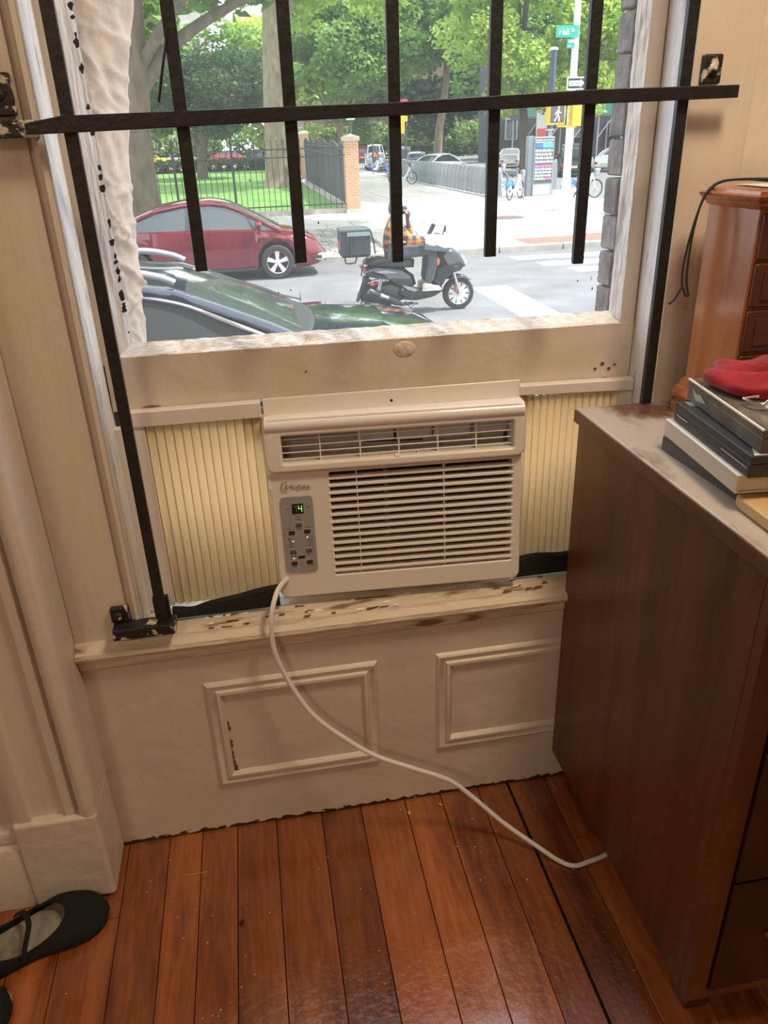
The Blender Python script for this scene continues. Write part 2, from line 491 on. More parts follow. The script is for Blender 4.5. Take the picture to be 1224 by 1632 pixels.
struct('baseboard_left', MB().prism([(-.10, 0), (-.128, 0), (-.128, .165), (-.124, .172), (-.118, .176), (-.122, .19), (-.116, .205), (-.106, .21), (-.10, .215)], -2.6, -.588, 'x'), PAINT, smooth=40)
struct('trim_3', extr([(-.421, .002), (-.309, .002), (-.307, .008), (-.303, .008), (-.301, -.002), (-.292, -.009), (-.285, -.006), (-.284, .0), (-.284, .13), (-.421, .13)], .545, 2.42), PAINT_V, smooth=30)
struct('trim_4', extr([(.763, .13), (.763, -.002), (.766, -.005), (.772, -.004), (.876, -.002), (.885, .002), (.885, .13)], .545, 2.42), PAINT_V, smooth=30)
struct('trim_5', extr([(-.284, -.003), (-.281, -.003), (-.2815, .02), (-.277, .03), (-.281, .045), (-.276, .06), (-.279, .088), (-.284, .088)], .58, 2.42), PEEL, smooth=50)
struct('trim_6', extr([(.763, .0), (.761, .0), (.7585, .02), (.761, .03), (.757, .05), (.757, .086), (.763, .088)], .58, 2.42), PEEL, smooth=50)
struct('trim_7', MB().prism([(.14, .50), (-.004, .50), (-.010, .507), (-.012, .527), (-.022, .533), (-.026, .541), (-.024, .55), (-.012, .554), (-.008, .558), (-.006, .564), (.03, .5685), (.05, .566), (.07, .573), (.14, .577)], -.42, .885, 'x'), PAINT_OLD, smooth=30)
# broken crust of paint along the sill nose
cb = MB(); cc = MB()
for i in range(46):
    xx = random.choice([random.uniform(-.16, .0), random.uniform(.02, .28), random.uniform(.46, .60)])
    yy = random.choice([-.004, .012, .035]); w = random.uniform(.003, .014); h = random.uniform(.0015, .004)
    zt = .567 + .02*max(0, yy)
    m = T(xx, yy, zt) @ RZ(random.uniform(-.2, .2)) @ RX(random.uniform(-.3, .5))
    (cb if i % 3 else cc).add([(-w, -h, 0), (w*.7, -h*.5, 0), (w, h*.6, .0015), (-w*.5, h, .001)], [(0, 1, 2, 3)], m)
sill = bpy.data.objects['trim_7']
obj('bare_patch', cb, CHIP, sill, kind='stuff', solid=.0012)
obj('paint_flake', cc, PUTTY, sill, kind='stuff', solid=.0012)

# ------------------------------------------------------------------ sash window
w1 = thing('window_1', None, None, (.24, .1, 1.0)); w1['kind'] = 'structure'
obj('bottom_rail', MB().add([(-.277, .086, 1.012), (.757, .086, .996), (.757, .086, 1.110), (-.277, .086, 1.114), (-.277, .13, 1.012), (.757, .13, .996), (.757, .13, 1.125), (-.277, .13, 1.13)],
    [(0, 1, 2, 3), (4, 7, 6, 5), (0, 4, 5, 1), (3, 2, 6, 7), (0, 3, 7, 4), (1, 5, 6, 2)]), PAINT, w1, bev=.002)
obj('left_stile', MB().box((-.2845, .087, 1.10), (-.249, .13, 2.42)), PAINT_V, w1, bev=.002)
obj('right_stile', MB().box((.724, .087, 1.10), (.757, .13, 2.42)), PAINT_V, w1, bev=.002)
def lumpy_strip(a, b, n, wv, amp):
    # quad strip from edge line a to edge line b with an uneven, broken middle
    def fn(u, v):
        p = V(a[0]).lerp(V(a[1]), u); q = V(b[0]).lerp(V(b[1]), u)
        r = p.lerp(q, v)
        return r + V(wv)*(amp*(math.sin(u*190+v*7)+math.sin(u*83+v*3)+random.uniform(-1, 1)))*(1 if 0 < v < 1 else .35)
    return MB().grid(fn, n, 4)
obj('putty', lumpy_strip(((-.25, .086, 1.113), (.725, .086, 1.109)), ((-.225, .114, 1.133), (.712, .114, 1.130)), 160, (0, -.7, 1), .0013), PUTTY, w1, smooth=180)
obj('putty', lumpy_strip(((.725, .086, 1.11), (.725, .086, 2.42)), ((.712, .114, 1.13), (.712, .114, 2.42)), 200, (1, -.6, 0), .0008), PEEL, w1, smooth=180)
obj('putty', lumpy_strip(((-.25, .086, 1.11), (-.25, .086, 2.42)), ((-.224, .114, 1.13), (-.224, .114, 2.42)), 200, (-1, -.6, 0), .0008), PEEL, w1, smooth=180)
obj('pane', MB().box((-.25, .1135, 1.12), (.728, .1165, 2.42)), GLASS, w1)
cb = MB()
rq = random.Random(8)
z = 1.14
while z < 1.70:             # ragged dark edge where the paint has curled off the left stile
    n = rq.randint(3, 6); h = rq.uniform(.010, .035); a = []; b = []
    for k in range(n+1):
        zz_ = z + h*k/n
        a.append(V((-.2335, .1055, zz_))); b.append(V((-.2285 + (rq.uniform(.001, .006) if 0 < k < n else 0), .1120, zz_ + rq.uniform(-.002, .002))))
    cb.loft([a, b], False, False)
    z += h + rq.choice([.0, .004, .012, .03])
obj('curled_paint', cb, mat('old_dark_paint', (.02, .018, .018), .8), w1, kind='stuff', solid=.0008)
cb = MB()
for (px, pz, w, h) in ((-.205, 1.0185, .018, .0012), (-.245, 1.005, .003, .003), (.70, .999, .014, .0016), (.655, 1.000, .010, .0008), (.71, 1.018, .004, .004), (.695, 1.03, .005, .004), (.722, 1.026, .004, .003), (.68, 1.02, .004, .003), (.05, 1.006, .006, .001), (.09, 1.062, .002, .002)):
    cb.add([(px-w, .0845, pz), (px, .0845, pz-h), (px+w, .0845, pz), (px, .0845, pz+h)], [(0, 1, 2, 3)])
obj('paint_crack', cb, CHIP, w1, kind='stuff', solid=.001)
cb = MB()
for (px, pz, w, h) in ((.092, 1.196, .0006, .012), (.075, 1.210, .0014, .002), (.052, 1.207, .0014, .002), (.135, 1.325, .0016, .003), (.150, 1.318, .001, .001), (.668, 1.196, .0006, .005), (.640, 1.193, .0016, .002), (.672, 1.176, .0014, .004), (.158, 1.136, .0007, .006), (.02, 1.40, .0012, .003)):
    cb.add([(px-w, .1130, pz), (px, .1130, pz-h), (px+w, .1130, pz), (px, .1130, pz+h)], [(0, 1, 2, 3)])
obj('dirt_speck', cb, DARK, w1, kind='stuff', solid=.0006)
# a round latch stub under many coats of paint, at the middle of the rail
obj('latch_stub', MB().ell((.283, .0862, 1.090), (.023, .0035, .016)).ell((.274, .0845, 1.092), (.006, .003, .009)).ell((.291, .0845, 1.088), (.006, .003, .009)), PAINT, w1, smooth=180)

# crinkled sheet outside the glass along the left edge
SHEET = sheer('crinkled_cream_sheet', (0.86, 0.75, 0.66), 0.35, 0.45, var=.12, vscale=18, bump=0.5)
edge = [(1.0, -.217), (1.11, -.214), (1.213, -.207), (1.316, -.201), (1.392, -.197), (1.494, -.182), (1.571, -.170), (1.627, -.157), (1.681, -.142), (1.9, -.11), (2.4, -.09)]
def ex(z): return float(np.interp(z, [e[0] for e in edge], [e[1] for e in edge]))
rnd = random.Random(3)
creases = [(rnd.uniform(1.0, 2.3), rnd.uniform(0, 1), rnd.uniform(.04, .13), rnd.uniform(-.9, .9), rnd.uniform(.003, .009)) for _ in range(110)]
def sheet_fn(u, v):
    z = .98 + 1.42*u
    x = -.243 + (ex(z)+.243)*v; y = .121 + .10*v**1.3
    d = 0
    for (cz, cv, w, sl, am) in creases:
        t = (z - cz - sl*(v-cv)*.12)/.0055
        d += am*math.exp(-t*t)*math.exp(-((v-cv)/(w*4))**2)
    d += .003*math.sin(z*60+v*9)*math.sin(v*11+z*13)
    return V((x + d*.7, y - d*.5 + .004, z))
sh = obj('crinkled_sheet', MB().grid(sheet_fn, 300, 26), SHEET, None, smooth=180, origin=(-.22, .15, 1.0), solid=.0012)
setp(sh, 'crinkled cream sheet hanging along the left edge of the window glass', 'sheet')

# ------------------------------------------------------------------ iron window grille
g = thing('window_grille', 'black iron grille of upright bars and one crossbar inside the window', 'window grille', (.24, -.025, .60))
W = .0098
tops = 2.4
obj('crossbar', MB().add([(x, y, z) for (x, zc, h) in ((-.298, 1.487, .0075), (-.245, 1.4915, .0115), (.25, 1.4985, .0095), (.574, 1.5075, .0105), (.832, 1.5095, .0095)) for (y, z) in ((-.040, zc-h), (-.040, zc+h), (-.0285, zc+h), (-.0285, zc-h))],
    [(4*i+a, 4*i+b, 4*i+4+b, 4*i+4+a) for i in range(4) for (a, b) in ((0, 1), (1, 2), (2, 3), (3, 0))] + [(0, 3, 2, 1), (16, 17, 18, 19)]), IRON, g, bev=.0015)
for (xt, xb, zb) in ((-.238, -.238, .604), (-.074, -.074, 1.272), (.093, .089, 1.276), (.254, .253, 1.268), (.417, .416, 1.268), (.578, .578, 1.247), (.741, .741, .974)):
    obj('vertical_bar', MB().add([(xb-W, -.028, zb), (xb+W, -.028, zb), (xb+W, -.0165, zb), (xb-W, -.0165, zb), (xt-W, -.028, tops), (xt+W, -.028, tops), (xt+W, -.0165, tops), (xt-W, -.0165, tops)],
        [(0, 3, 2, 1), (4, 5, 6, 7), (0, 1, 5, 4), (1, 2, 6, 5), (2, 3, 7, 6), (3, 0, 4, 7)]), IRON, g, bev=.0012)
obj('lower_crossbar', MB().box((-.335, -.042, .588), (-.214, -.004, .611)), IRON_W, g, bev=.002)
obj('lug', MB().box((-.2535, -.015, .600), (-.223, -.003, .660)), IRON, g, bev=.002)
def plate(x0, z0, x1, z1):
    o = obj('wall_plate', MB().box((x0, -.014, z0), (x1, .0, z1)), IRON_W, g, bev=.003, label='wall plate with chipped black and white paint')
    cx, cz = (x0+x1)/2, (z0+z1)/2
    obj('bolt_head', MB().lathe([(.0095, 0), (.0095, .003), (.006, .006), (0, .007)], 10, T(cx, -.014, cz) @ RX(PI/2)), IRON_W, o)
plate(.778, 1.522, .812, 1.566); plate(-.352, 1.505, -.312, 1.562); plate(-.338, .612, -.305, .645)
obj('tie_bar', MB().box((-.36, -.038, 1.476), (-.285, -.004, 1.499)), IRON_W, g, bev=.002, label='left end of the crossbar with chipped paint')

setp(obj('black_wire', MB().tube([(-.077, -.0285, 1.612), (-.080, -.030, 1.60), (-.092, -.031, 1.56), (-.104, -.030, 1.517)], [.0012, .0018, .0022, .0024], 6), BLACK, None, smooth=60), 'short black wire hanging slanted from the second bar of the grille', 'wire')
# ------------------------------------------------------------------ air conditioner
ACM = Matrix(((0.997858, 0.065385, 0.001880, 0.2537), (-0.065364, 0.995598, 0.067174, 0.0300), (0.002520, -0.067153, 0.997740, 0.7887), (0, 0, 0, 1)))
ac = thing('air_conditioner', 'white window air conditioner with louvred front set under the raised sash', 'air conditioner', M=ACM)
def A(name, mb, m, parent=ac, **k): return obj(name, mb, m, parent, world=False, **k)
A('cabinet', MB().box((-.232, .055, -.183), (.232, .40, .165)), mat('cabinet_grey', (.42, .41, .39), .5), bev=.004)
# front: outline with the holes of the outlet and the intake
hx0, hx1 = -.140, .2385
fp = curve_mesh([rrect(-.2525, -.192, .2525, .0905, .012), rrect(-.1405, -.1545, .2395, .0795, .005)], .018, .0035)
for p in fp.v: p.y += .0235
A('front_panel', fp, WHITE_P, smooth=40)
tp = curve_mesh([rrect(-.2545, .0905, .2545, .192, .014), rrect(-.2305, .0985, .2395, .1645, .008)], .022, .005)
for p in tp.v: p.y += .0165
A('outlet_panel', tp, WHITE_P, smooth=40)
A('top_bulge', MB().prism([(-.0115, .170), (-.0150, .176), (-.0155, .183), (-.012, .190), (-.002, .196), (.020, .198), (.045, .196), (.045, .168)], -.2545, .2545, 'x'), mat('glossy_white_plastic', (.82, .80, .78), .12, coat=.5), smooth=60)
A('side_shell', MB().box((-.2525, .03, -.188), (-.244, .075, .17)).box((.244, .03, -.188), (.2525, .075, .17)).box((-.244, .03, -.19), (.244, .075, -.182)), WHITE_P, bev=.003)
# outlet: duct, vanes, thin louvres
A('duct', MB().add([(-.23, .075, .0985), (.239, .075, .0985), (.239, .075, .165), (-.23, .075, .165), (-.23, .03, .0985), (.239, .03, .0985), (.239, .03, .165), (-.23, .03, .165)], [(0, 1, 2, 3), (0, 4, 5, 1), (3, 2, 6, 7), (0, 3, 7, 4), (1, 5, 6, 2)]), DUCT)
for (x0, x1, z0, z1, r) in ((-.075, .00, .122, .160, .5), (.005, .078, .120, .166, .0), (.082, .158, .120, .166, .0), (.165, .235, .122, .166, -.3)):
    A('air_vane', MB().box((x0, .045, z0), (x1, .049, z1), T(0, 0, 0)), VANE, bev=.002)
A('fan_shaft', MB().tube([(-.06, .06, .128), (.06, .06, .124)], .012, 10), BLACK, smooth=60)
for zc in (.1495, .1360, .1225, .1095):
    A('louvre', MB().tube([(-.2315, .004, zc), (.2405, .004, zc+.001)], .0014, 6, flat=.9), WHITE_P2, smooth=60)
for xc in (-.151, -.072, .005, .083, .161):
    A('outlet_rib', MB().box((xc-.0013, .003, .097), (xc+.0013, .013, .166)), WHITE_P2)
for xc in (-.029, .043):
    A('outlet_rib', MB().box((xc-.001, .003, .097), (xc+.001, .011, .1095)), WHITE_P2)
A('vane_tab', MB().box((-.005, -.010, .0985), (.005, .006, .1065)), mat('bright_tab', (.9, .9, .9), .3), bev=.001)
# intake: dark well, two back ribs, slats, thin front ribs
A('intake_well', MB().add([(-.142, .047, -.156), (.241, .047, -.156), (.241, .047, .081), (-.142, .047, .081)], [(0, 1, 2, 3)]), mat('filter_brown', (.055, .036, .024), .8, var=.4, vscale=300))
for (xc, w) in ((-.022, .004), (.100, .0045)):
    A('filter_rib', MB().box((xc-w, .030, -.155), (xc+w, .040, .080)), mat('filter_rib_brown', (.30, .25, .21), .6))
pitch = .0158
slat_me = None
for i in range(15):
    zt = .0758 - .0095 - i*pitch
    if zt - .0063 < -.156: break
    poly = [(.0012, -.0022), (.0008, .0), (.0016, .0022), (.006, .0033), (.016, .0036), (.020, .0015), (.020, -.0003), (.013, -.0026), (.004, -.0031)]
    mb = MB().prism([(p[0], p[1]) for p in poly], -.1415, .2405, 'x')
    if slat_me is None:
        o = A('grille_slat', mb, WHITE_P2, smooth=40, origin=(0, 0, 0)); slat_me = o
    else:
        o = slat_me.copy(); COL.objects.link(o)
    o.location = (0, 0, zt - .0030)
for (xc, w) in ((-.083, .0011), (.0945, .0011)):
    A('front_rib', MB().box((xc-w, .0035, -.155), (xc+w, .012, .080)), WHITE_P2)
# control plate
cp = curve_mesh([rrect(-.2385, -.1355, -.1750, .0315, .007)], .0006, .0004)
for p in cp.v: p.y += -.0006
cp_o = A('control_plate', cp, GREY_P)
CY = -.0016
ds = A('display', MB().box((-.2165, CY-.0012, -.0045), (-.1940, CY, .0165)), BLACK, cp_o)
GREEN = glow('green_digits', (.25, 1.0, .15), 1.6); GREEND = glow('dim_green_digits', (.10, .30, .08), .35)
def seg7(x, z, w, h, segs, m):
    t = .0011; q = {'a': ((x, z+h), (x+w, z+h)), 'g': ((x, z+h/2), (x+w, z+h/2)), 'd': ((x, z), (x+w, z)), 'f': ((x, z+h/2), (x, z+h)), 'b': ((x+w, z+h/2), (x+w, z+h)), 'e': ((x, z), (x, z+h/2)), 'c': ((x+w, z), (x+w, z+h/2))}
    mb = MB()
    for s in segs:
        (x0, z0), (x1, z1) = q[s]
        mb.box((min(x0, x1)-t/2, CY-.0016, min(z0, z1)-t/2), (max(x0, x1)+t/2, CY-.0011, max(z0, z1)+t/2))
    return mb
A('digit', seg7(-.2135, .0, .0058, .0115, 'abc', GREEND), GREEND, cp_o)
A('digit', seg7(-.2035, .0, .0062, .0120, 'fgbc', GREEN), GREEN, cp_o, label='bright green digit 4')
BTN = mat('dark_button', (.030, .028, .028), .4); BTN2 = mat('purple_grey_button', (.12, .085, .09), .4); LINE = mat('white_outline', (.55, .55, .55), .5); INK = mat('dark_print', (.06, .06, .065), .6)
for (bx, bz, m) in ((-.206, -.030, BTN2), (-.2215, -.046, BTN), (-.190, -.045, BTN), (-.222, -.089, BTN2), (-.190, -.088, BTN2), (-.222, -.1145, BTN), (-.190, -.114, BTN)):
    bo = A('button', MB().box((bx-.0062, CY-.0018, bz-.0042), (bx+.0062, CY, bz+.0042)), m, cp_o, bev=.0008)
    A('button_outline', frame_mould(0, 0, 1, 1, [(0, 0)]) if False else MB().box((bx-.0088, CY-.0004, bz-.0066), (bx+.0088, CY+.0002, bz-.0060)).box((bx-.0088, CY-.0004, bz+.0060), (bx+.0088, CY+.0002, bz+.0066)).box((bx-.0088, CY-.0004, bz-.0066), (bx-.0082, CY+.0002, bz+.0066)).box((bx+.0082, CY-.0004, bz-.0066), (bx+.0088, CY+.0002, bz+.0066)), LINE, cp_o)
A('sensor_window', MB().prism(rrect(-.2135, -.1042, -.1985, -.0992, .0024), CY-.001, CY, 'y'), BLACK, cp_o)
for (lx, lz, m) in ((-.2205, -.065, glow('yellow_light', (.8, 1, .2), 1.2)), (-.1905, -.058, glow('amber_light', (1, .9, .1), 1.2)), (-.222, -.1035, glow('white_light', (.9, .9, .8), 1.0))):
    A('indicator_light', MB().ell((lx, CY-.0004, lz), (.0015, .0008, .0015), 8, 5), m, cp_o)
pr = MB()
pr.box((-.2285, CY-.0002, .0052), (-.2235, CY+.0003, .0062))
pr.box((-.1865, CY-.0002, .0062), (-.1815, CY+.0003, .0072)).box((-.1845, CY-.0002, .0042), (-.1835, CY+.0003, .0092))
for (tx, tz, w) in ((-.206, -.0115, .008), (-.206, -.0175, .008), (-.206, -.0385, .009), (-.226, -.0375, .008), (-.218, -.0375, .002), (-.188, -.0360, .011), (-.225, -.0595, .010), (-.226, -.065, .003), (-.223, -.0705, .009), (-.223, -.0765, .009), (-.187, -.058, .004), (-.1875, -.0640, .009), (-.1875, -.0705, .007), (-.1875, -.0765, .007), (-.222, -.0985, .010), (-.190, -.098, .006), (-.222, -.1225, .008), (-.192, -.1215, .005), (-.184, -.1215, .005)):
    pr.box((tx-w/2, CY-.0002, tz-.0007), (tx+w/2, CY+.0003, tz+.0007))
pr.box((-.2290, CY-.0002, -.0995), (-.2284, CY+.0003, -.056)).box((-.1815, CY-.0002, -.0945), (-.1809, CY+.0003, -.050))
A('small_print', pr, INK, cp_o, kind='stuff')
LOGO = mat('logo_grey', (.34, .32, .31), .35)
A('logo', text_mb('Midea', .016, .049, .0004, T(-.2255, -.0006, .0475)), LOGO)
arc = [(-.2235 + .0105*math.cos(a), -.0006, .0545 + .0105*math.sin(a)) for a in [math.radians(60 + 240*k/18) for k in range(19)]]
A('logo_ring', MB().tube(arc, [.0003 + .0008*math.sin(PI*k/18) for k in range(19)], 6), LOGO)
A('side_clip', MB().box((-.2605, .0, .046), (-.2515, .03, .082)), mat('clip_white', (.85, .85, .87), .3), bev=.003)
# mounting flange above
fl_ = MB().add([(-.2545, .012, .180), (.2545, .024, .180), (.2545, .027, .232), (-.2545, .015, .230), (-.2545, .018, .180), (.2545, .030, .180), (.2545, .033, .232), (-.2545, .021, .230)], [(0, 1, 2, 3), (4, 7, 6, 5), (0, 4, 5, 1), (3, 2, 6, 7), (0, 3, 7, 4), (1, 5, 6, 2)])
mr_ = A('mounting_rail', fl_, WHITE_P, bev=.002)
obj('closure_strip', MB().box((-.04, .088, .955), (.55, .094, .996)), WHITE_P, ac)  # added behind the rail to block daylight leaking over the cabinet
A('screw_hole', MB().lathe([(.0030, 0), (.0030, .0015), (0, .002)], 10, T(-.005, .0205, .2095) @ RX(PI/2)), BLACK, mr_)

# pleated side panels, each pleat a fold of its own
def side_panel(label, x0, x1, p0, p1, pitch, y, ztop, zfr, zbot, left):
    r = thing('pleated_curtain', label, 'panel', ((x0+x1)/2, y, zbot), group=None)
    sl = -.0125
    a = min(x0, x1); b = max(x0, x1)
    obj('top_channel', MB().add([(a, y-.012, zfr[0]), (b, y-.012, zfr[1]), (b, y-.012, ztop[1]), (a, y-.012, ztop[0]), (a, y+.012, zfr[0]), (b, y+.012, zfr[1]), (b, y+.012, ztop[1]), (a, y+.012, ztop[0])],
        [(0, 1, 2, 3), (4, 7, 6, 5), (0, 4, 5, 1), (3, 2, 6, 7), (0, 3, 7, 4), (1, 5, 6, 2)]), WHITE_P, r, bev=.002)
    ex_ = (p0-.061, p0-.001) if left else (p1+.001, p1+.034)
    obj('side_channel', MB().box((ex_[0], y-.008, zbot), (ex_[1], y+.012, min(zfr))), WHITE_P, r, bev=.0015)
    zt = min(zfr) + .004
    w = pitch
    mb = MB().loft([[V((-w/2+.0004, .016, zz_)), V((-w/2+.0004, .003, zz_)), V((-w*.40, -.001, zz_)), V((-w*.28, -.0035, zz_)), V((0, -.0045, zz_)), V((w*.28, -.0035, zz_)), V((w*.40, -.001, zz_)), V((w/2-.0004, .003, zz_)), V((w/2-.0004, .016, zz_))] for zz_ in (zbot, zt)], False, False)
    n = int(round((p1-p0)/pitch))
    first = None
    for i in range(n):
        xx = p0 + (i+.5)*(p1-p0)/n
        if first is None:
            first = obj('pleat', mb, PLEAT, r, world=False, smooth=180, solid=.0006)
            o = first
        else:
            o = first.copy(); COL.objects.link(o)
        o.location = WM[r.name].inverted() @ V((xx, y, 0))
        sm_o = obj('fold_shade', MB().box((-.0011, .0012, zbot), (.0011, .0020, zt)), FOLD_SHADE, r, world=False) if i == 0 else sm_o.copy()
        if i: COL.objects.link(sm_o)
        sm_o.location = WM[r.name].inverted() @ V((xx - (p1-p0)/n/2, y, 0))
    return r
side_panel('pleated cream side panel at the left of the air conditioner', -.246, -.003, -.222, .010, .0166, .072, (1.016, 1.0155), (.986, .985), .590, True)
side_panel('pleated cream side panel between air conditioner and dresser', .512, .757, .502, .728, .0150, .072, (1.004, .999), (.984, .975), .590, False)
# black foam strips stuffed under the panels
def foam(label, x0, x1, zt, y):
    mb = MB()
    rings = []
    n = 24
    for i in range(n+1):
        u = i/n; xx = x0+(x1-x0)*u
        zb = .576; h = zt(u)
        rings.append([V((xx, y-.014, zb)), V((xx, y-.016, zb+h*.5)), V((xx, y-.010, zb+h)), V((xx, y+.006, zb+h*1.02)), V((xx, y+.010, zb))])
    mb.loft(rings)
    o = obj('foam_strip', mb, FOAM, None, smooth=60, origin=((x0+x1)/2, y, .576))
    setp(o, label, 'foam strip')
foam('black foam strip stuffed under the left pleated panel', -.228, -.006, lambda u: .024 + .006*math.sin(u*5+4.2) + .016*max(0, u-.62)/.38 - .006*math.exp(-((u-.18)/.1)**2), .048)
foam('black foam strip stuffed under the right pleated panel', .514, .735, lambda u: .038 + .010*u + .004*math.sin(u*9), .048)

# ------------------------------------------------------------------ power cord
def smooth_path(pts, n=8):
    P = [V(p) for p in pts]; out = []
    for i in range(len(P)-1):
        p0 = P[max(i-1, 0)]; p1 = P[i]; p2 = P[i+1]; p3 = P[min(i+2, len(P)-1)]
        for k in range(n):
            t = k/n
            out.append(.5*((2*p1) + (p2-p0)*t + (2*p0-5*p1+4*p2-p3)*t*t + (3*p1-p0-3*p2+p3)*t**3))
    out.append(P[-1])
    return out
cord = [(.02, .05, .634), (.0, .012, .640), (-.014, -.022, .634), (-.026, -.042, .598), (-.028, -.05, .527), (-.006, -.055, .447), (.039, -.07, .36), (.108, -.085, .29), (.166, -.10, .248), (.246, -.115, .21), (.321, -.125, .171), (.370, -.135, .124), (.438, -.16, .054), (.498, -.205, .021), (.541, -.245, .0055), (.570, -.266, .0055), (.608, -.262, .0055), (.649, -.253, .0055), (.75, -.22, .0055), (.95, -.2, .0055)]
setp(obj('power_cord', MB().tube(smooth_path(cord), .0053, 10), CORDM, None, smooth=180, origin=(.2, -.1, 0)), 'white power cord drooping from the air conditioner to under the dresser', 'cord')

# ------------------------------------------------------------------ dresser and what stands on it
DW = wood('dark_walnut', (0.045, 0.014, 0.003), (0.145, 0.050, 0.010), 0.36, 'z', 7, bump=0.03, streak=10)
DWX = wood('shaded_dresser_front', (0.020, 0.006, 0.003), (0.045, 0.014, 0.007), 0.4, 'x', 8, bump=0.03)  # deep shade of the dresser front put into a darker colour
DT = mat('dusty_walnut_top', (0.13, 0.058, 0.030), 0.25, col2=(0.42, 0.37, 0.32), thr=(0.36, 0.52), vscale=8, bump=0.05, stretch=(1.3, .7, 1), detail=6)
dr = thing('dresser', 'dark brown wooden dresser with a dusty top at the right of the window', 'dresser', (1.15, -.32, 0))
obj('carcass', MB().box((.6125, -.612, .092), (1.75, -.006, .943)), DW, dr, bev=.003)
obj('top', MB().box((.606, -.640, .943), (1.76, -.003, .970)), DT, dr, bev=.003)
obj('top_edging', MB().box((.6035, -.6425, .944), (.6065, -.003, .9675)).box((.6035, -.6425, .944), (1.76, -.6395, .9675)), wood('edging_walnut', (.06, .024, .011), (.17, .075, .035), .3, 'y', 9), dr)
obj('front_frame', MB().box((.6125, -.632, .092), (.650, -.611, .943)).box((1.715, -.632, .092), (1.75, -.611, .943)).box((.65, -.632, .092), (1.715, -.611, .115)).box((.65, -.632, .925), (1.715, -.611, .943)), DW, dr, bev=.002)
for i in range(3):
    z0 = .118 + i*.270
    for (x0, x1) in ((.653, 1.18), (1.186, 1.712)):
        d = obj('drawer', MB().box((x0, -.637, z0), (x1, -.612, z0+.264)), DWX, dr, bev=.004)
        for hx in (x0+.12, x1-.12):
            obj('drawer_pull', MB().tube([(hx-.04, -.636, z0+.13), (hx-.03, -.655, z0+.122), (hx+.03, -.655, z0+.122), (hx+.04, -.636, z0+.13)], .004, 6), mat('dull_brass', (.25, .16, .07), .4, 1.0), d, smooth=60)
for (x, y) in ((.67, -.57), (1.69, -.57), (.67, -.06), (1.69, -.06)):
    obj('leg', MB().prism([(x-.025, y-.025), (x+.025, y-.025), (x+.025, y+.025), (x-.025, y+.025)], 0, .094, 'z'), DW, dr, bev=.004)

JW = wood('cherry_wood', (0.24, 0.068, 0.022), (0.48, 0.18, 0.062), 0.22, 'z', 6, bump=0.02, coat=.3)
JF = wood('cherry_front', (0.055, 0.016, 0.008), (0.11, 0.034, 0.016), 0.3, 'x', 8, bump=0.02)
jc = thing('jewelry_chest', 'small reddish cherry wood chest of drawers standing on the dresser', 'chest', (.95, -.12, .97))
obj('body', MB().box((.796, -.203, 1.018), (1.10, -.058, 1.343)), JW, jc, bev=.002)
def around(prof):   # moulding carried round the left, front and right of the chest
    rings = [[V((.796-o, -.058, z)), V((.796-o, -.203-o, z)), V((1.10+o, -.203-o, z)), V((1.10+o, -.058, z))] for (o, z) in prof]
    return MB().loft(rings, True, True)
obj('top_moulding', around([(.0, 1.338), (.004, 1.340), (.010, 1.346), (.012, 1.349), (.017, 1.351), (.021, 1.355), (.022, 1.359), (.016, 1.361), (.014, 1.366), (.0, 1.3665)]), JW, jc, smooth=25)
obj('base_moulding', around([(.022, .9702), (.022, .984), (.019, .990), (.013, .992), (.011, .996), (.021, 1.000), (.023, 1.008), (.019, 1.018), (.011, 1.022), (.008, 1.030), (.0, 1.034)]), JW, jc, smooth=25)
for i in range(4):
    z0 = 1.040 + i*.0745
    d = obj('drawer', MB().box((.800, -.212, z0), (1.09, -.2025, z0+.070)), JF, jc, bev=.004)
    obj('drawer_inset', MB().box((.815, -.2145, z0+.012), (1.075, -.2115, z0+.058)), JF, d, bev=.003)
    obj('drawer_knob', MB().ell((.945, -.222, z0+.035), (.007, .009, .007), 10, 7), mat('brass', (.5, .35, .13), .3, 1.0), d, smooth=180)
pp = MB().grid(lambda u, v: V((.835+.24*u, -.215+.15*v, 1.3672+.0012*math.sin(u*5)*math.sin(v*4)+.001)), 10, 8)
setp(obj('sheet_of_paper', pp, mat('white_paper', (.78, .77, .74), .7), None, solid=.0006, origin=(.95, -.14, 1.367)), 'white paper lying on top of the small cherry chest', 'paper')
st = [(.90, -.13, 1.372), (.868, -.11, 1.374), (.835, -.095, 1.377), (.80, -.085, 1.376), (.778, -.085, 1.366), (.765, -.085, 1.345), (.757, -.085, 1.30), (.755, -.085, 1.25), (.758, -.083, 1.215), (.764, -.085, 1.19)]
st2 = [(.764, -.085, 1.19), (.755, -.09, 1.192), (.748, -.088, 1.205), (.738, -.085, 1.185), (.728, -.085, 1.178)]
st3 = [(.748, -.088, 1.205), (.746, -.086, 1.24), (.753, -.087, 1.30), (.764, -.088, 1.345), (.778, -.09, 1.367), (.80, -.09, 1.376), (.84, -.10, 1.378), (.885, -.12, 1.376)]
sm = MB()
for s_ in (st, st2, st3): sm.tube(smooth_path(s_, 6), .0016, 6, flat=1.3)
setp(obj('black_strap', sm, mat('black_cord_fabric', (.02, .02, .023), .8), None, smooth=180, origin=(.78, -.085, 1.2)), 'thin black strap draped over the corner of the cherry chest', 'strap')

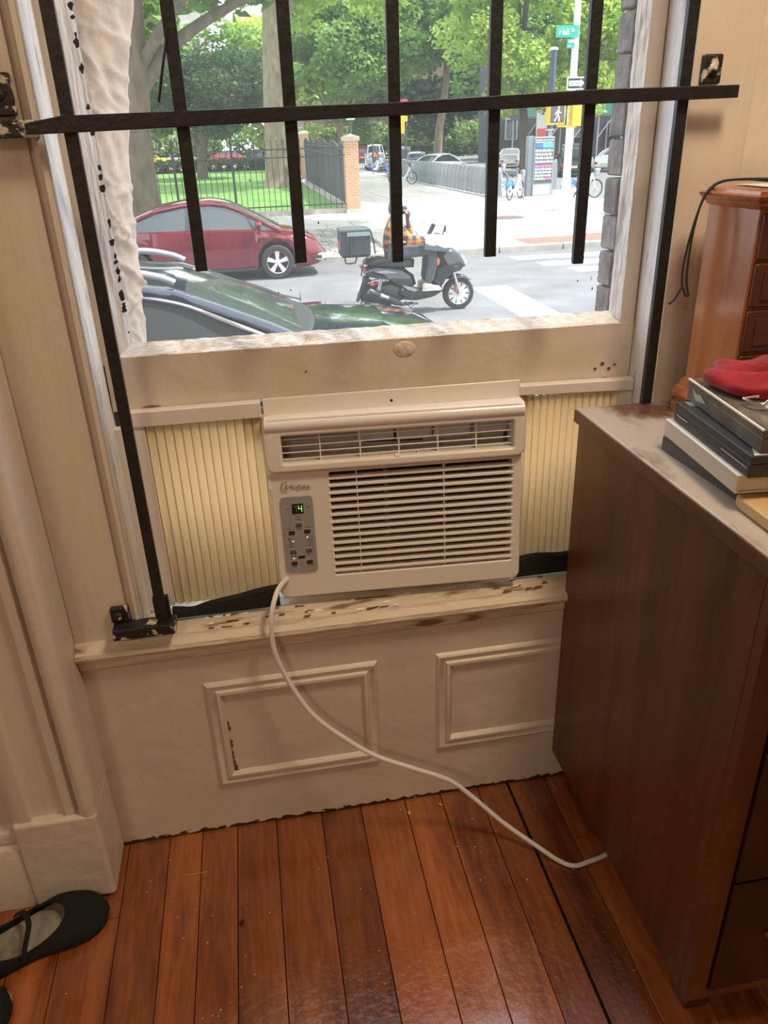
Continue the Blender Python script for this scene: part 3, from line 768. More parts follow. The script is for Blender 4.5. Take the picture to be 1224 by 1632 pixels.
def slab(c0, c1, w, z0, z1):
    # box whose left long edge runs from c0 to c1, extending w to its right
    d = (V((c1[0], c1[1], 0)) - V((c0[0], c0[1], 0))); L = d.length; ang = math.atan2(d.y, d.x) + PI/2
    return T(c0[0], c0[1], z0) @ RZ(ang), L, z1-z0       # local: x to the right, -y along the edge
def book(name, label, cat, c0, c1, w, z0, z1, cover, pages, boxy=False, group='books and boxes stacked on the dresser'):
    M, L, h = slab(c0, c1, w, z0, z1)
    r = thing(name, label, cat, M=M, group=group)
    t = .0025
    if boxy:
        obj('box_body', MB().box((0, -L, 0), (w, 0, h-.012)), cover, r, world=False, bev=.0015)
        obj('box_lid', MB().box((-.0006, -L-.0006, h-.0118), (w+.0006, .0006, h)), cover, r, world=False, bev=.0015)
    else:
        obj('front_cover', MB().box((0, -L, h-t), (w, 0, h)), cover, r, world=False, bev=.0008)
        obj('back_cover', MB().box((0, -L, 0), (w, 0, t)), cover, r, world=False, bev=.0008)
        obj('pages', MB().box((.004, -L+.004, t), (w-.002, -.004, h-t)), pages, r, world=False)
        obj('spine', MB().box((0, -L, t), (.0035, 0, h-t)), cover, r, world=False)
    return r
GBK = mat('dark_grey_cover', (.065, .062, .060), .5, var=.2, vscale=30)
BBK = mat('black_cover', (.030, .031, .033), .42, var=.2, vscale=25)
CPG = mat('cream_pages', (.62, .54, .42), .7, var=.06, vscale=90, stretch=(.1, .1, 3))
WCV = mat('white_cover', (.78, .76, .73), .4)
book('book', 'dark grey book at the bottom of the stack on the dresser', 'book', (.657, -.246), (.661, -.455), .17, .9705, .9945, GBK, mat('grey_pages', (.3, .27, .23), .8))
b2 = book('book', 'thick cream paperback with white cover, second from the bottom of the stack', 'book', (.660, -.242), (.637, -.484), .16, .9950, 1.0230, CPG, CPG)
for ch in KIDS(b2):
    if ch.name.startswith('front_cover'): ch.data.materials[0] = WCV
b3 = book('box', 'flat black box lying on the cream paperback', 'box', (.668, -.252), (.643, -.498), .17, 1.0235, 1.0560, BBK, CPG, True)
M3 = WM[b3.name]
WPR = mat('pale_print', (.55, .55, .53), .6)
pr = MB(); pr.box((-.0009, -.05, .012), (-.0004, -.012, .0135)); pr.box((-.0009, -.24, .012), (-.0004, -.165, .0135))
for k in range(7): pr.box((.012+k*.004, -.03, .0326), (.014+k*.004, -.008, .0328))
obj('printed_lines', pr, WPR, b3, world=False, kind='stuff')
obj('pale_corner', MB().add([(.004, -.245, .0327), (.10, -.245, .0327), (.085, -.222, .0327), (.02, -.205, .0327)], [(0, 1, 2, 3)]), WPR, b3, world=False, solid=.0002)
MCV = mat('grey_green_photo_cover', (.075, .072, .062), .3, col2=(.17, .155, .14), thr=(.45, .7), vscale=18)
b4 = book('box', 'grey patterned box with a bright rim on top of the stack', 'box', (.690, -.246), (.657, -.494), .17, 1.0565, 1.0905, MCV, CPG, True)
obj('bright_rim', MB().box((-.0022, -.25, .0325), (.0012, .0, .0347)), mat('bright_edge', (.85, .82, .78), .3), b4, world=False)
obj('leaf_print', MB().add([(-.0010, -.02, .024), (-.0010, -.035, .018), (-.0010, -.05, .021), (-.0010, -.072, .0135), (-.0010, -.055, .0105), (-.0010, -.038, .0075), (-.0010, -.028, .012)], [(0, 1, 2, 3, 4, 5, 6)]), mat('pale_green_print', (.42, .43, .32), .5), b4, world=False, solid=.0003)
obj('paper_label', MB().box((.045, -.19, .0343), (.11, -.12, .0347)), mat('pale_label', (.50, .47, .43), .5), b4, world=False)

VEL = mat('red_velvet', (.27, .004, .011), .85, var=.3, vscale=24, bump=.3, bscale=40)
VEL.node_tree.nodes['Principled BSDF'].inputs['Sheen Weight'].default_value = .12
def pouch(u, v):
    a = 2*PI*u; t = PI*(v-.5)
    cx, cy = .772, -.335
    q = 1 + .10*math.sin(3*a+1) + .05*math.sin(7*a)
    e = math.copysign(abs(math.cos(t))**.7, 1)
    p = V((.105*q*e*math.cos(a), .075*q*e*math.sin(a), .021*math.copysign(abs(math.sin(t))**.8, math.sin(t))))
    top = max(0, math.sin(t))
    p.z += top*(.006*math.sin(5*a+6*e) + .005*math.sin(30*p.x + 22*p.y) - .012*math.exp(-((p.x-.03)/.03)**2-((p.y+.01)/.04)**2))
    if p.z < -.015: p.z = -.015
    r = RZ(math.radians(-62)) @ p
    return V((cx + r.x, cy + r.y, 1.1065 + r.z))
pc = thing('velvet_pouch', 'red velvet pouch with a metal clasp lying on the stack of boxes', 'pouch', (.80, -.335, 1.0915))
obj('pouch_bag', MB().grid(pouch, 56, 26), VEL, pc, smooth=180)
def flap(u, v):
    return V((.725 + .10*u + .012*v, -.415 - .05*v + .02*u, 1.096 + .014*math.sin(PI*min(1, u*1.2))*(.6+.4*math.sin(v*5)) + .004*v))
obj('pouch_flap', MB().grid(flap, 16, 10), mat('dark_red_velvet', (.20, .012, .025), .85, var=.2), pc, smooth=180, solid=.004)
SIL = mat('bright_metal', (.75, .72, .68), .2, 1.0)
obj('clasp', MB().tube([(.690, -.392, 1.101), (.692, -.418, 1.101), (.712, -.424, 1.101)], .0022, 6).tube([(.690, -.392, 1.101), (.712, -.394, 1.103)], .0022, 6), SIL, pc, smooth=60)
obj('clasp_loop', MB().tube(smooth_path([(.700, -.424, 1.098), (.712, -.424, 1.108), (.73, -.420, 1.113), (.76, -.41, 1.112), (.80, -.40, 1.108)], 6), .0026, 6), SIL, pc, smooth=60)
BRD = wood('pale_wood_board', (.50, .34, .15), (.66, .48, .24), .45, 'x', 7, bump=.03)
bm_ = MB().prism([(.655, -.468), (.648, -.474), (.645, -.482), (.640, -.63), (.90, -.63), (.90, -.462), (.70, -.462)], .9705, .9895, 'z')
bd = obj('wooden_board', bm_, BRD, None, bev=.004, seg=3, origin=(.75, -.55, .9705))
setp(bd, 'pale yellow wooden board on the dresser in front of the books', 'board')

# ------------------------------------------------------------------ shoes and floor litter
BLKS = mat('black_suede', (.006, .006, .006), .9, bump=.3, bscale=300)
def shoe(label, M, mirror=1, group='pair of black flat shoes'):
    r = thing('shoe', label, 'shoe', M=M, group=group)
    def wid(t): return float(np.interp(t, [0, .03, .08, .2, .45, .7, .82, .90, .95, .98, 1.0], [.012, .024, .031, .034, .038, .047, .0455, .038, .0285, .0185, .004]))
    def hgt(t): return float(np.interp(t, [0, .1, .35, .6, .75, .9, 1.0], [.062, .058, .044, .040, .040, .030, .014]))
    LEN = .25
    rings = []
    for i in range(25):
        t = i/24; w = wid(t); cy = mirror*.010*math.sin(PI*t)
        rings.append([V((LEN*t, cy-w, .0)), V((LEN*t, cy+w, .0)), V((LEN*t, cy+w, .009)), V((LEN*t, cy-w, .009))])
    obj('sole', MB().loft(rings), BLKS, r, world=False, smooth=60)
    mb = MB(); nu, nv = 130, 90; keep = {}
    vs = []
    for i in range(nu+1):
        for j in range(nv+1):
            t = i/nu; a = PI*j/nv; w = wid(t)+.0015; h = hgt(t); cy = mirror*.010*math.sin(PI*t)
            c = math.cos(a); s = math.sin(a)**.75 if math.sin(a) > 0 else 0
            vs.append(V((LEN*t + (.002 if t == 1 else 0), cy - w*c, .006 + h*s)))
    fs = []
    for i in range(nu):
        for j in range(nv):
            t = (i+.5)/nu; c = abs(math.cos(PI*(j+.5)/nv))
            op = ((t-.36)/.36)**2 + (c/.93)**2
            if op < 1.0: continue
            fs.append((i*(nv+1)+j, (i+1)*(nv+1)+j, (i+1)*(nv+1)+j+1, i*(nv+1)+j+1))
    mb.add(vs, fs)
    obj('upper', mb, BLKS, r, world=False, smooth=180, solid=.003)
    INS = mat('worn_grey_insole', (.30, .28, .22), .8, col2=(.17, .14, .09), thr=(.45, .7), vscale=40)
    rings = []
    for i in range(21):
        t = .02 + .78*i/20; w = wid(t)*.93; cy = mirror*.010*math.sin(PI*t)
        rings.append([V((LEN*t, cy-w, .010)), V((LEN*t, cy+w, .010)), V((LEN*t, cy+w, .0135)), V((LEN*t, cy-w, .0135))])
    obj('insole', MB().loft(rings), INS, r, world=False)
    rim = []
    for k in range(61):
        ph = 2*PI*k/60; t = .36+.36*math.cos(ph); c = .93*math.sin(ph); w = wid(t)+.0015; h = hgt(t); cy = mirror*.010*math.sin(PI*t)
        rim.append(V((LEN*t, cy - w*c, .006 + h*max(0, 1-c*c)**.375)))
    obj('piping', MB().tube(rim, .0022, 6), BLKS, r, world=False, smooth=60)
    sp = [(LEN*.36, -mirror*.040, .030), (LEN*.40, -mirror*.030, .052), (LEN*.46, 0, .062), (LEN*.44, mirror*.030, .056), (LEN*.38, mirror*.046, .036)]
    obj('strap', MB().tube(smooth_path(sp, 6), .0055, 8, flat=.35), BLKS, r, world=False, smooth=60)
    return r
ang = math.radians(23)
toe = V((-.455, -.172, .0))
shoe('black flat shoe with a strap and worn grey insole beside the plinth', T(*(toe - V((math.cos(ang), math.sin(ang), 0))*.25)) @ RZ(ang) @ Matrix.Diagonal((1.08, 1.32, 1, 1)), 1)
ang2 = math.radians(58); toe2 = V((-.605, -.318, .0))
shoe('black shoe with a tan edge, only its toe showing at the lower left corner', T(*(toe2 - V((math.cos(ang2), math.sin(ang2), 0))*.25)) @ RZ(ang2), -1)
obj('tan_edge', MB().tube([V((.24+.004*0, .0, .012)), V((.251, .0, .012)), V((.245, -.022, .012)), V((.22, -.042, .012)), V((.17, -.05, .012))], .004, 6), mat('tan_leather', (.42, .32, .18), .6), bpy.data.objects['shoe.001'], world=False, smooth=60)
cr_ = obj('crumb', MB().ell((0, 0, .004), (.006, .004, .004), 7, 5).ell((.003, .002, .008), (.003, .002, .003), 6, 4), mat('dark_crumb', (.02, .013, .01), .8), None, origin=None)
cr_.location = (-.155, -.258, 0); setp(cr_, 'small dark crumb lying in a gap between floorboards', 'crumb')
sw = obj('straw', MB().tube([(-.028, 0, .001), (0, -.001, .0014), (.024, .0, .001)], .0008, 5), STRAWC, None)
sw.location = (-.251, -.115, 0.0); setp(sw, 'thin tan straw lying on the floorboards near the window wall', 'straw')
for (x, y, lab, c) in ((.245, -.045, 'pale paint flake on the floor below the left wall panel', (.55, .45, .3)), (.325, -.035, 'yellow brown paint flake on the floor between the wall panels', (.42, .33, .12))):
    f_ = obj('paint_flake', MB().ell((0, 0, .002), (.007, .004, .002), 6, 4), mat('flake', c, .7), None)
    f_.location = (x, y, 0); f_.rotation_euler.z = x*7; setp(f_, lab, 'paint flake')
fk = MB()
for i in range(90):
    x, y = random.uniform(-.55, .6), random.uniform(-.62, -.02)
    s = random.uniform(.0005, .0018)
    fk.add([(x-s, y, .0002), (x, y-s, .0002), (x+s*1.3, y, .0002), (x, y+s, .0012)], [(0, 1, 3), (1, 2, 3), (2, 0, 3), (0, 2, 1)])
setp(obj('paint_specks', fk, mat('pale_specks', (.55, .47, .4), .6), None, kind='stuff'), 'tiny pale paint specks scattered over the floorboards', 'specks')
# ------------------------------------------------------------------ street, sidewalk, lawn
GZ = -.90; SZ = -.77
ASPH = mat('asphalt', (0.150, 0.155, 0.165), .9, var=.18, vscale=1.2, bump=.3, bscale=60)
CONC = mat('concrete_slab', (0.50, 0.46, 0.40), .9, var=.10, vscale=1.5, bump=.1, rnd=.05)
CURB = mat('curb_concrete', (0.36, 0.33, 0.29), .9, var=.2, vscale=4)
PAINTW = mat('road_paint', (.93, .93, .92), .7, var=.08, vscale=6)
GRASS = mat('lawn_grass', (.065, .17, .022), .9, col2=(.12, .25, .035), vscale=.8, bump=.8, bscale=40, thr=(.35, .65))
st_ = struct('street', MB().box((-60, .3, GZ-.3), (120, 190, GZ)), ASPH)
for k, (x0, y) in enumerate(((5.56, 16.35), (5.6, 14.98), (5.84, 13.98), (6.16, 13.06), (6.3, 12.1), (6.3, 11.1))):
    obj('crosswalk_stripe', MB().box((x0, y-.25, GZ), (10.5, y+.25, GZ+.006)), PAINTW, st_)
obj('stop_line', MB().box((3.80, 8.2, GZ), (4.42, 11.85, GZ+.006)), PAINTW, st_)
obj('lane_line', MB().box((14.5, 24, GZ), (22, 24.3, GZ+.006)).box((14.5, 28, GZ), (24, 28.3, GZ+.006)), PAINTW, st_, kind='stuff')
sw_ = struct('sidewalk', MB().box((-60, 16.05, GZ), (8.0, 27.4, SZ-.02)).box((8.0, 17.6, GZ), (10.8, 27.4, SZ-.02)).box((3.6, 27.4, GZ), (10.8, 110, SZ-.02)).box((10.8, 22.5, GZ), (13.4, 44, SZ-.02)), CURB)
def inpit(x, y): return 1.7 < x < 3.2 and 16.3 < y < 22.4
xs_ = [-9 + 1.5*i for i in range(14)]
xs_ = [x for x in (-9.4, -7.9, -6.4, -4.9, -3.4, -1.9, -.4, 1.1, 3.25, 4.8, 6.3, 7.8, 9.3, 10.75)]
ys_ = [16.22, 17.6, 19.0, 20.5, 22.0, 23.5, 25.2, 27.0]
for i in range(len(xs_)-1):
    for j in range(len(ys_)-1):
        xc, yc = (xs_[i]+xs_[i+1])/2, (ys_[j]+ys_[j+1])/2
        if xs_[i] == 1.1 and yc < 22: continue
        if xc > 7.8 and yc < 17.6: continue
        obj('slab', MB().box((xs_[i]+.012, ys_[j]+.012, SZ-.06), (xs_[i+1]-.012, ys_[j+1]-.012, SZ)), CONC, sw_, bev=.01, seg=1)
y = 27.0
while y < 70:
    for (a, b) in ((3.9, 6.2), (6.2, 8.5), (8.5, 10.75)):
        obj('slab', MB().box((a+.015, y+.015, SZ-.06), (b-.015, y+2.285, SZ)), CONC, sw_)
    y += 2.3
for k in range(8):
    obj('slab', MB().box((10.78, 22.5+2.3*k+.015, SZ-.06), (13.38, 22.5+2.3*k+2.285, SZ)), CONC, sw_)
# curb stones
x = -9.4
while x < 7.9:
    obj('curb_stone', MB().box((x+.01, 15.92, GZ-.05), (x+1.49, 16.2, SZ+.004)), CURB, sw_, bev=.02, seg=1)
    x += 1.5
# cobbles round the tree pit
COB = mat('grey_cobble', (.34, .32, .29), .85, var=.25, vscale=5, rnd=.25)
obj('joint_bed', MB().box((1.03, 16.2, SZ-.05), (3.22, 22.1, SZ-.012)), mat('dark_joint_sand', (.10, .09, .075), .95), sw_)
cob = None
rr = random.Random(5)
yy = 16.3; row = 0
while yy < 22.0:
    xx = 1.14 + (.10 if row % 2 else 0)
    while xx < 3.1:
        c = obj('cobble', MB().box((-.10, -.085, -.06), (.10, .085, .0)), COB, sw_, bev=.03, seg=1) if cob is None else cob.copy()
        if cob is None: cob = c
        else: COL.objects.link(c)
        c.location = (xx+rr.uniform(-.012, .012), yy, SZ + .004 + rr.uniform(-.012, .016)); c.rotation_euler.z = rr.uniform(-.12, .12)
        xx += .222
    yy += .20 if row > 4 else .19; row += 1
struct('ramp_plate', MB().box((6.35, 16.1, SZ-.03), (8.6, 17.2, SZ+.006)), mat('red_tactile_plate', (.42, .12, .09), .8, var=.15, vscale=8))
mh = obj('manhole_cover', MB().lathe([(.52, 0), (.52, .012), (.44, .014), (.43, .008), (.2, .008), (.19, .014), (0, .014)], 28), mat('rusty_iron', (.13, .085, .065), .8, var=.3, vscale=10), None)
mh.location = (7.9, 22.4, SZ); setp(mh, 'round brown manhole cover in the sunlit sidewalk', 'manhole cover')
struct('lawn', MB().grid(lambda u, v: V((-40 + 43.6*u, 27.25 + 62*v, -.68 + .25*math.sin(v*2.0)*(1-.3*u))), 30, 30), GRASS, smooth=180)
struct('park_path', MB().box((-40, 78, -.6), (4.2, 92, -.44)), mat('pale_path', (.62, .58, .55), .9))

# ------------------------------------------------------------------ fences and brick pillars
BK2 = mat('tan_brick', (.46, .26, .155), .9, var=.2, vscale=9)
m_, nt_, pb_ = nodes('tan_brickwork')
br = nt_.nodes.new('ShaderNodeTexBrick'); br.inputs['Color1'].default_value = (.56, .31, .17, 1); br.inputs['Color2'].default_value = (.47, .25, .14, 1); br.inputs['Mortar'].default_value = (.58, .44, .32, 1)
br.inputs['Scale'].default_value = 1.0; br.inputs['Brick Width'].default_value = .21; br.inputs['Row Height'].default_value = .075; br.inputs['Mortar Size'].default_value = .010
tx_ = nt_.nodes.new('ShaderNodeTexCoord'); mp_ = nt_.nodes.new('ShaderNodeMapping'); mp_.inputs['Rotation'].default_value = (PI/2, 0, 0)
nt_.links.new(tx_.outputs['Object'], mp_.inputs['Vector']); nt_.links.new(mp_.outputs['Vector'], br.inputs['Vector']); nt_.links.new(br.outputs['Color'], pb_.inputs['Base Color']); pb_.inputs['Roughness'].default_value = .9
STONE = mat('cap_stone', (.55, .45, .36), .9, var=.1, vscale=6)
def pillar(label, x, y, z0, h, w):
    r = thing('brick_pillar', label, 'pillar', (x, y, z0))
    obj('shaft', MB().box((-w/2, -w/2, 0), (w/2, w/2, h-.16)), m_, r, world=False)
    obj('cap', MB().box((-w/2-.05, -w/2-.05, h-.16), (w/2+.05, w/2+.05, h-.05)).add([(-w/2-.05, -w/2-.05, h-.05), (w/2+.05, -w/2-.05, h-.05), (w/2+.05, w/2+.05, h-.05), (-w/2-.05, w/2+.05, h-.05), (0, 0, h+.05)], [(0, 1, 4), (1, 2, 4), (2, 3, 4), (3, 0, 4), (3, 2, 1, 0)]), STONE, r, world=False)
    obj('base', MB().box((-w/2-.03, -w/2-.03, 0), (w/2+.03, w/2+.03, .12)), STONE, r, world=False)
pillar('tan brick pillar at the corner where the two black fences meet', 3.86, 27.1, SZ, 2.42, .46)
pillar('tan brick pillar at the far end of the dark side fence', 4.30, 52.0, -.62, 2.75, .55)
FEN = mat('black_fence_iron', (.02, .022, .024), .5)
ff = thing('iron_fence', 'black iron picket fence along the front edge of the lawn', 'fence', (-2, 27.1, SZ))
struct_base = obj('stone_base', MB().box((-14, 26.98, SZ), (3.63, 27.25, SZ+.16)), CURB, ff)
for zc in (-.47, 1.05, 1.30):
    obj('rail', MB().box((-14, 27.08, zc-.018), (3.64, 27.12, zc+.018)), FEN, ff)
pk = None
x = -6.6; k = 0
while x < 3.6:
    post = (k % 10 == 4)
    if post:
        obj('post', MB().box((x-.04, 27.06, SZ+.15), (x+.04, 27.14, 1.62)).ell((x, 27.1, 1.66), (.05, .05, .05), 8, 5), FEN, ff)
    else:
        mbk = MB().box((-.011, -.011, 0), (.011, .011, 2.13)).add([(-.02, -.02, 2.13), (.02, -.02, 2.13), (.02, .02, 2.13), (-.02, .02, 2.13), (0, 0, 2.24)], [(0, 1, 4), (1, 2, 4), (2, 3, 4), (3, 0, 4), (3, 2, 1, 0)])
        if pk is None: pk = obj('picket', mbk, FEN, ff, world=False); c = pk
        else: c = pk.copy(); COL.objects.link(c)
        c.location = WM[ff.name].inverted() @ V((x, 27.1, SZ+.16))
    x += .19; k += 1
fs_ = thing('side_fence', 'tall dark board and picket fence running back between the two brick pillars', 'fence', (4.0, 40, SZ))
FEN2 = mat('dark_fence_boards', (.045, .048, .052), .7, var=.2, vscale=2, rnd=.25)
a0 = V((3.90, 27.4, 0)); a1 = V((4.28, 51.7, 0)); n = 120
dirv = (a1-a0).normalized(); angf = math.atan2(dirv.y, dirv.x)
bd0 = None
for i in range(n):
    p = a0.lerp(a1, (i+.5)/n)
    u = i/n
    h = 1.95 + .30*u + (.18*abs(math.sin(u*PI*6)))
    if bd0 is None:
        c = obj('board', MB().add([(-.088, -.012, 0), (.088, -.012, 0), (.088, .012, 0), (-.088, .012, 0), (-.088, -.012, .95), (.088, -.012, .95), (.088, .012, .95), (-.088, .012, .95), (0, -.012, 1), (0, .012, 1)],
              [(0, 3, 2, 1), (0, 1, 5, 8, 4), (3, 7, 9, 6, 2), (1, 2, 6, 5), (0, 4, 7, 3), (4, 8, 9, 7), (8, 5, 6, 9)]), FEN2, fs_, world=False); bd0 = c
    else:
        c = bd0.copy(); COL.objects.link(c)
    c.location = WM[fs_.name].inverted() @ V((p.x, p.y, SZ+.12)); c.rotation_euler.z = angf; c.scale = (1, 1, h)
obj('footing', MB().prism([(3.80, 27.3), (3.96, 27.3), (4.36, 51.8), (4.18, 51.8)], SZ, SZ+.14, 'z'), CURB, fs_)
for zc in (.95, 1.22):
    obj('rail', MB().tube([a0 + V((-.05, 0, zc)), a1 + V((-.05, 0, zc+.2))], .02, 5), mat('rail_grey', (.10, .10, .11), .6), fs_)

# ------------------------------------------------------------------ trees
BARK = mat('grey_brown_bark', (.115, .094, .062), .95, var=.35, vscale=6, bump=.8, bscale=18, stretch=(1, 1, .35))
BARKT = mat('tan_bark', (.20, .155, .095), .95, var=.3, vscale=5, bump=.6, bscale=14, stretch=(1, 1, .4))
def leafmat(name, c, c2):
    m = sheer(name, c, .45, .6, var=.2, vscale=.9, col2=c2)
    return m
LF1 = leafmat('bright_leaves', (.22, .40, .045), (.56, .68, .14))
LF2 = leafmat('mid_leaves', (.10, .235, .04), (.27, .42, .09))
LF3 = leafmat('dark_leaves', (.030, .075, .030), (.085, .155, .055))
def leaves(rng, blobs, n, size, droop=0.0, drop=0.0, flat=1.0):
    # n bent leaves scattered through ellipsoidal clumps, thicker towards their outsides
    B = np.array(blobs, float)
    wv = B[:, 3]*B[:, 4]*B[:, 5]; wv = wv**.75; wv /= wv.sum()
    idx = rng.choice(len(B), n, p=wv)
    d = rng.normal(size=(n, 3)); d /= np.linalg.norm(d, axis=1)[:, None]
    r = rng.uniform(.35, 1, n)**.55
    p = B[idx, :3] + d*r[:, None]*B[idx, 3:6]
    ax = rng.normal(size=(n, 3)); ax[:, 2] = ax[:, 2]*.5 - droop; ax /= np.linalg.norm(ax, axis=1)[:, None]
    sd_ = np.cross(ax, rng.normal(size=(n, 3))); sd_ /= np.linalg.norm(sd_, axis=1)[:, None]
    nm = np.cross(ax, sd_)
    s = size*rng.uniform(.6, 1.3, n)[:, None]
    v = np.empty((n, 4, 3))
    v[:, 0] = p - ax*s*.6
    v[:, 1] = p + sd_*s*.34 + nm*s*.10
    v[:, 2] = p + ax*s*.6
    v[:, 3] = p - sd_*s*.34 + nm*s*.10
    return v.reshape(-1, 3)
def leaf_obj(parent, v, m, name='foliage', kind='stuff'):
    n = len(v)//4
    me = bpy.data.meshes.new(name)
    iv = WM[parent.name].inverted()
    t = np.array(iv.translation)
    vv = (v + t).astype(np.float32)
    me.vertices.add(n*4); me.vertices.foreach_set('co', vv.ravel())
    f = np.arange(n*4, dtype=np.int32).reshape(n, 4)
    me.loops.add(n*4); me.polygons.add(n)
    me.loops.foreach_set('vertex_index', f.ravel())
    me.polygons.foreach_set('loop_start', np.arange(0, n*4, 4, dtype=np.int32))
    me.update(calc_edges=True); me.validate()
    me.materials.append(m)
    o = bpy.data.objects.new(name, me); COL.objects.link(o); o.parent = parent; WM[o.name] = WM[parent.name].copy()
    if kind: o['kind'] = kind
    return o
def blob_cloud(rng, c, r, k, br):
    out = []
    for i in range(k):
        d = rng.normal(size=3); d /= np.linalg.norm(d)
        q = rng.uniform(.2, 1)**.5
        b = br*rng.uniform(.7, 1.3)
        out.append((c[0]+d[0]*r[0]*q, c[1]+d[1]*r[1]*q, c[2]+d[2]*r[2]*q, b*1.15, b*1.15, b*.75))
    return out
def tree(label, base, trunks, blobs, n, size, m, bark, group=None, droop=0.0, name='tree', seed=1):
    rng = np.random.default_rng(seed)
    r = thing(name, label, 'tree', base, group=group)
    for i, (pts, rad) in enumerate(trunks):
        obj('trunk' if i == 0 else 'branch', MB().tube(smooth_path(pts, 5), [float(np.interp(k/(5*(len(pts)-1)), [j/(len(pts)-1) for j in range(len(pts))], rad)) for k in range(5*(len(pts)-1)+1)], 12), bark, r, smooth=180)
    leaf_obj(r, leaves(rng, blobs, n, size, droop), m)
    return r
RG = np.random.default_rng(11)
# A: street tree beside the red car, forked, its crown mostly above the frame and shading the curb
tree('large grey street tree with a forked trunk behind the red car', (-2.25, 18.5, SZ),
     [([(-2.25, 18.5, SZ), (-2.25, 18.5, .3), (-2.2, 18.5, 1.6), (-2.05, 18.55, 2.6), (-1.85, 18.6, 4.2), (-1.5, 18.6, 6.5)], [.50, .42, .36, .33, .24, .16]),
      ([(-2.18, 18.5, 1.5), (-2.55, 18.45, 2.3), (-2.85, 18.4, 3.2), (-3.2, 18.3, 5.2)], [.26, .22, .19, .12]),
      ([(-1.98, 18.55, 2.5), (-1.35, 18.8, 3.3), (-.5, 19.1, 3.9), (.9, 19.4, 4.6), (2.4, 19.6, 5.4)], [.17, .15, .12, .09, .05]),
      ([(-1.9, 18.6, 3.0), (-1.2, 18.2, 3.8), (-.2, 17.9, 4.7), (1.2, 17.8, 5.6)], [.13, .11, .08, .05])],
     blob_cloud(RG, (3.4, 20.6, 7.5), (6.2, 6.8, 1.9), 90, 1.3) + blob_cloud(RG, (-2.5, 19.0, 7.5), (5.5, 5.0, 1.8), 40, 1.2) + [(.2, 20.2, 4.5, .7, .6, .35), (1.2, 20.6, 4.75, .8, .6, .35), (-.6, 20.0, 4.5, .6, .6, .3)], 46000, .32, LF2, BARK, seed=2)
# B: pale trunk behind the fence
tree('tall tan barked park tree standing on the lawn behind the front fence', (2.15, 43, -.6),
     [([(2.15, 43, -.75), (2.15, 43, -.2), (2.17, 43, 1.0), (2.3, 43, 4), (2.55, 43, 8), (2.7, 43, 12)], [1.05, .74, .66, .58, .5, .35]),
      ([(2.4, 43, 6), (4, 43.5, 8.5), (6.5, 44, 11)], [.3, .22, .1])],
     blob_cloud(RG, (2.5, 44, 12.5), (8, 6, 3.0), 40, 1.7) + blob_cloud(RG, (6.5, 47, 8.6), (3.5, 3, 1.6), 14, 1.1), 16000, .36, LF1, BARKT, seed=3)
# C: low dark tree
tree('low dark leaved tree with a bent trunk on the lawn', (-2.4, 58, -.5),
     [([(-2.4, 58, -.6), (-2.35, 58, .4), (-2.1, 58, 1.6), (-1.5, 58, 3.2), (-1.0, 58, 5)], [.42, .34, .3, .25, .15]),
      ([(-2.2, 58, 1.3), (-3.2, 58, 2.8), (-4.2, 58, 4.6)], [.2, .16, .1])],
     blob_cloud(RG, (-.8, 57, 5.0), (3.9, 3, 2.9), 46, 1.15), 17000, .26, LF3, BARK, seed=4)
# D: right, bright leaved trees along the avenue
tree('bright green tree with low hanging leaves beyond the bicycle dock', (19.5, 54, SZ),
     [([(19.5, 54, SZ-.1), (19.4, 54, 2), (19.0, 54, 5), (18.7, 54, 9)], [.35, .28, .22, .15]), ([(19.0, 54, 6), (17.6, 49, 9.5), (16.2, 43, 11.5), (15.0, 36, 12.2)], [.2, .15, .11, .05])],
     blob_cloud(RG, (19.0, 53, 8.0), (6.0, 4.5, 4.9), 60, 1.25) + blob_cloud(RG, (22.0, 51, 3.6), (2.4, 2, 1.6), 12, .9) + blob_cloud(RG, (15.2, 40, 12.2), (3.4, 11, 1.6), 70, 1.3), 42000, .30, LF1, BARK, seed=5)  # last, higher crown is out of view, added to shade the far sidewalk
tree('slender tree with a pale leaning trunk beside the avenue', (17.2, 70, SZ),
     [([(17.2, 70, SZ-.1), (17.4, 70, 2), (17.9, 70, 5), (18.2, 70, 9)], [.42, .36, .3, .2])],
     blob_cloud(RG, (16.5, 69, 10.5), (6.0, 5, 5.2), 50, 1.6), 17000, .40, LF2, BARKT, seed=6)
tree('bright yellow green tree above the street sign', (30.5, 56, SZ),
     [([(30.5, 56, SZ-.1), (30.4, 56, 2), (30.1, 56, 6), (30.0, 56, 10)], [.35, .3, .24, .15])],
     blob_cloud(RG, (28.6, 54, 9.0), (5.6, 4.5, 4.6), 56, 1.3), 22000, .32, LF1, BARK, seed=7)
tree('thin green tree rising at the right edge behind the signal pole', (35.0, 62, SZ),
     [([(35, 62, SZ-.1), (34.9, 62, 2), (34.2, 62, 4.5), (33.0, 62, 7)], [.25, .2, .15, .08])],
     blob_cloud(RG, (35.5, 62, 9.5), (4.5, 4, 4.5), 36, 1.3), 13000, .34, LF1, BARK, seed=8)
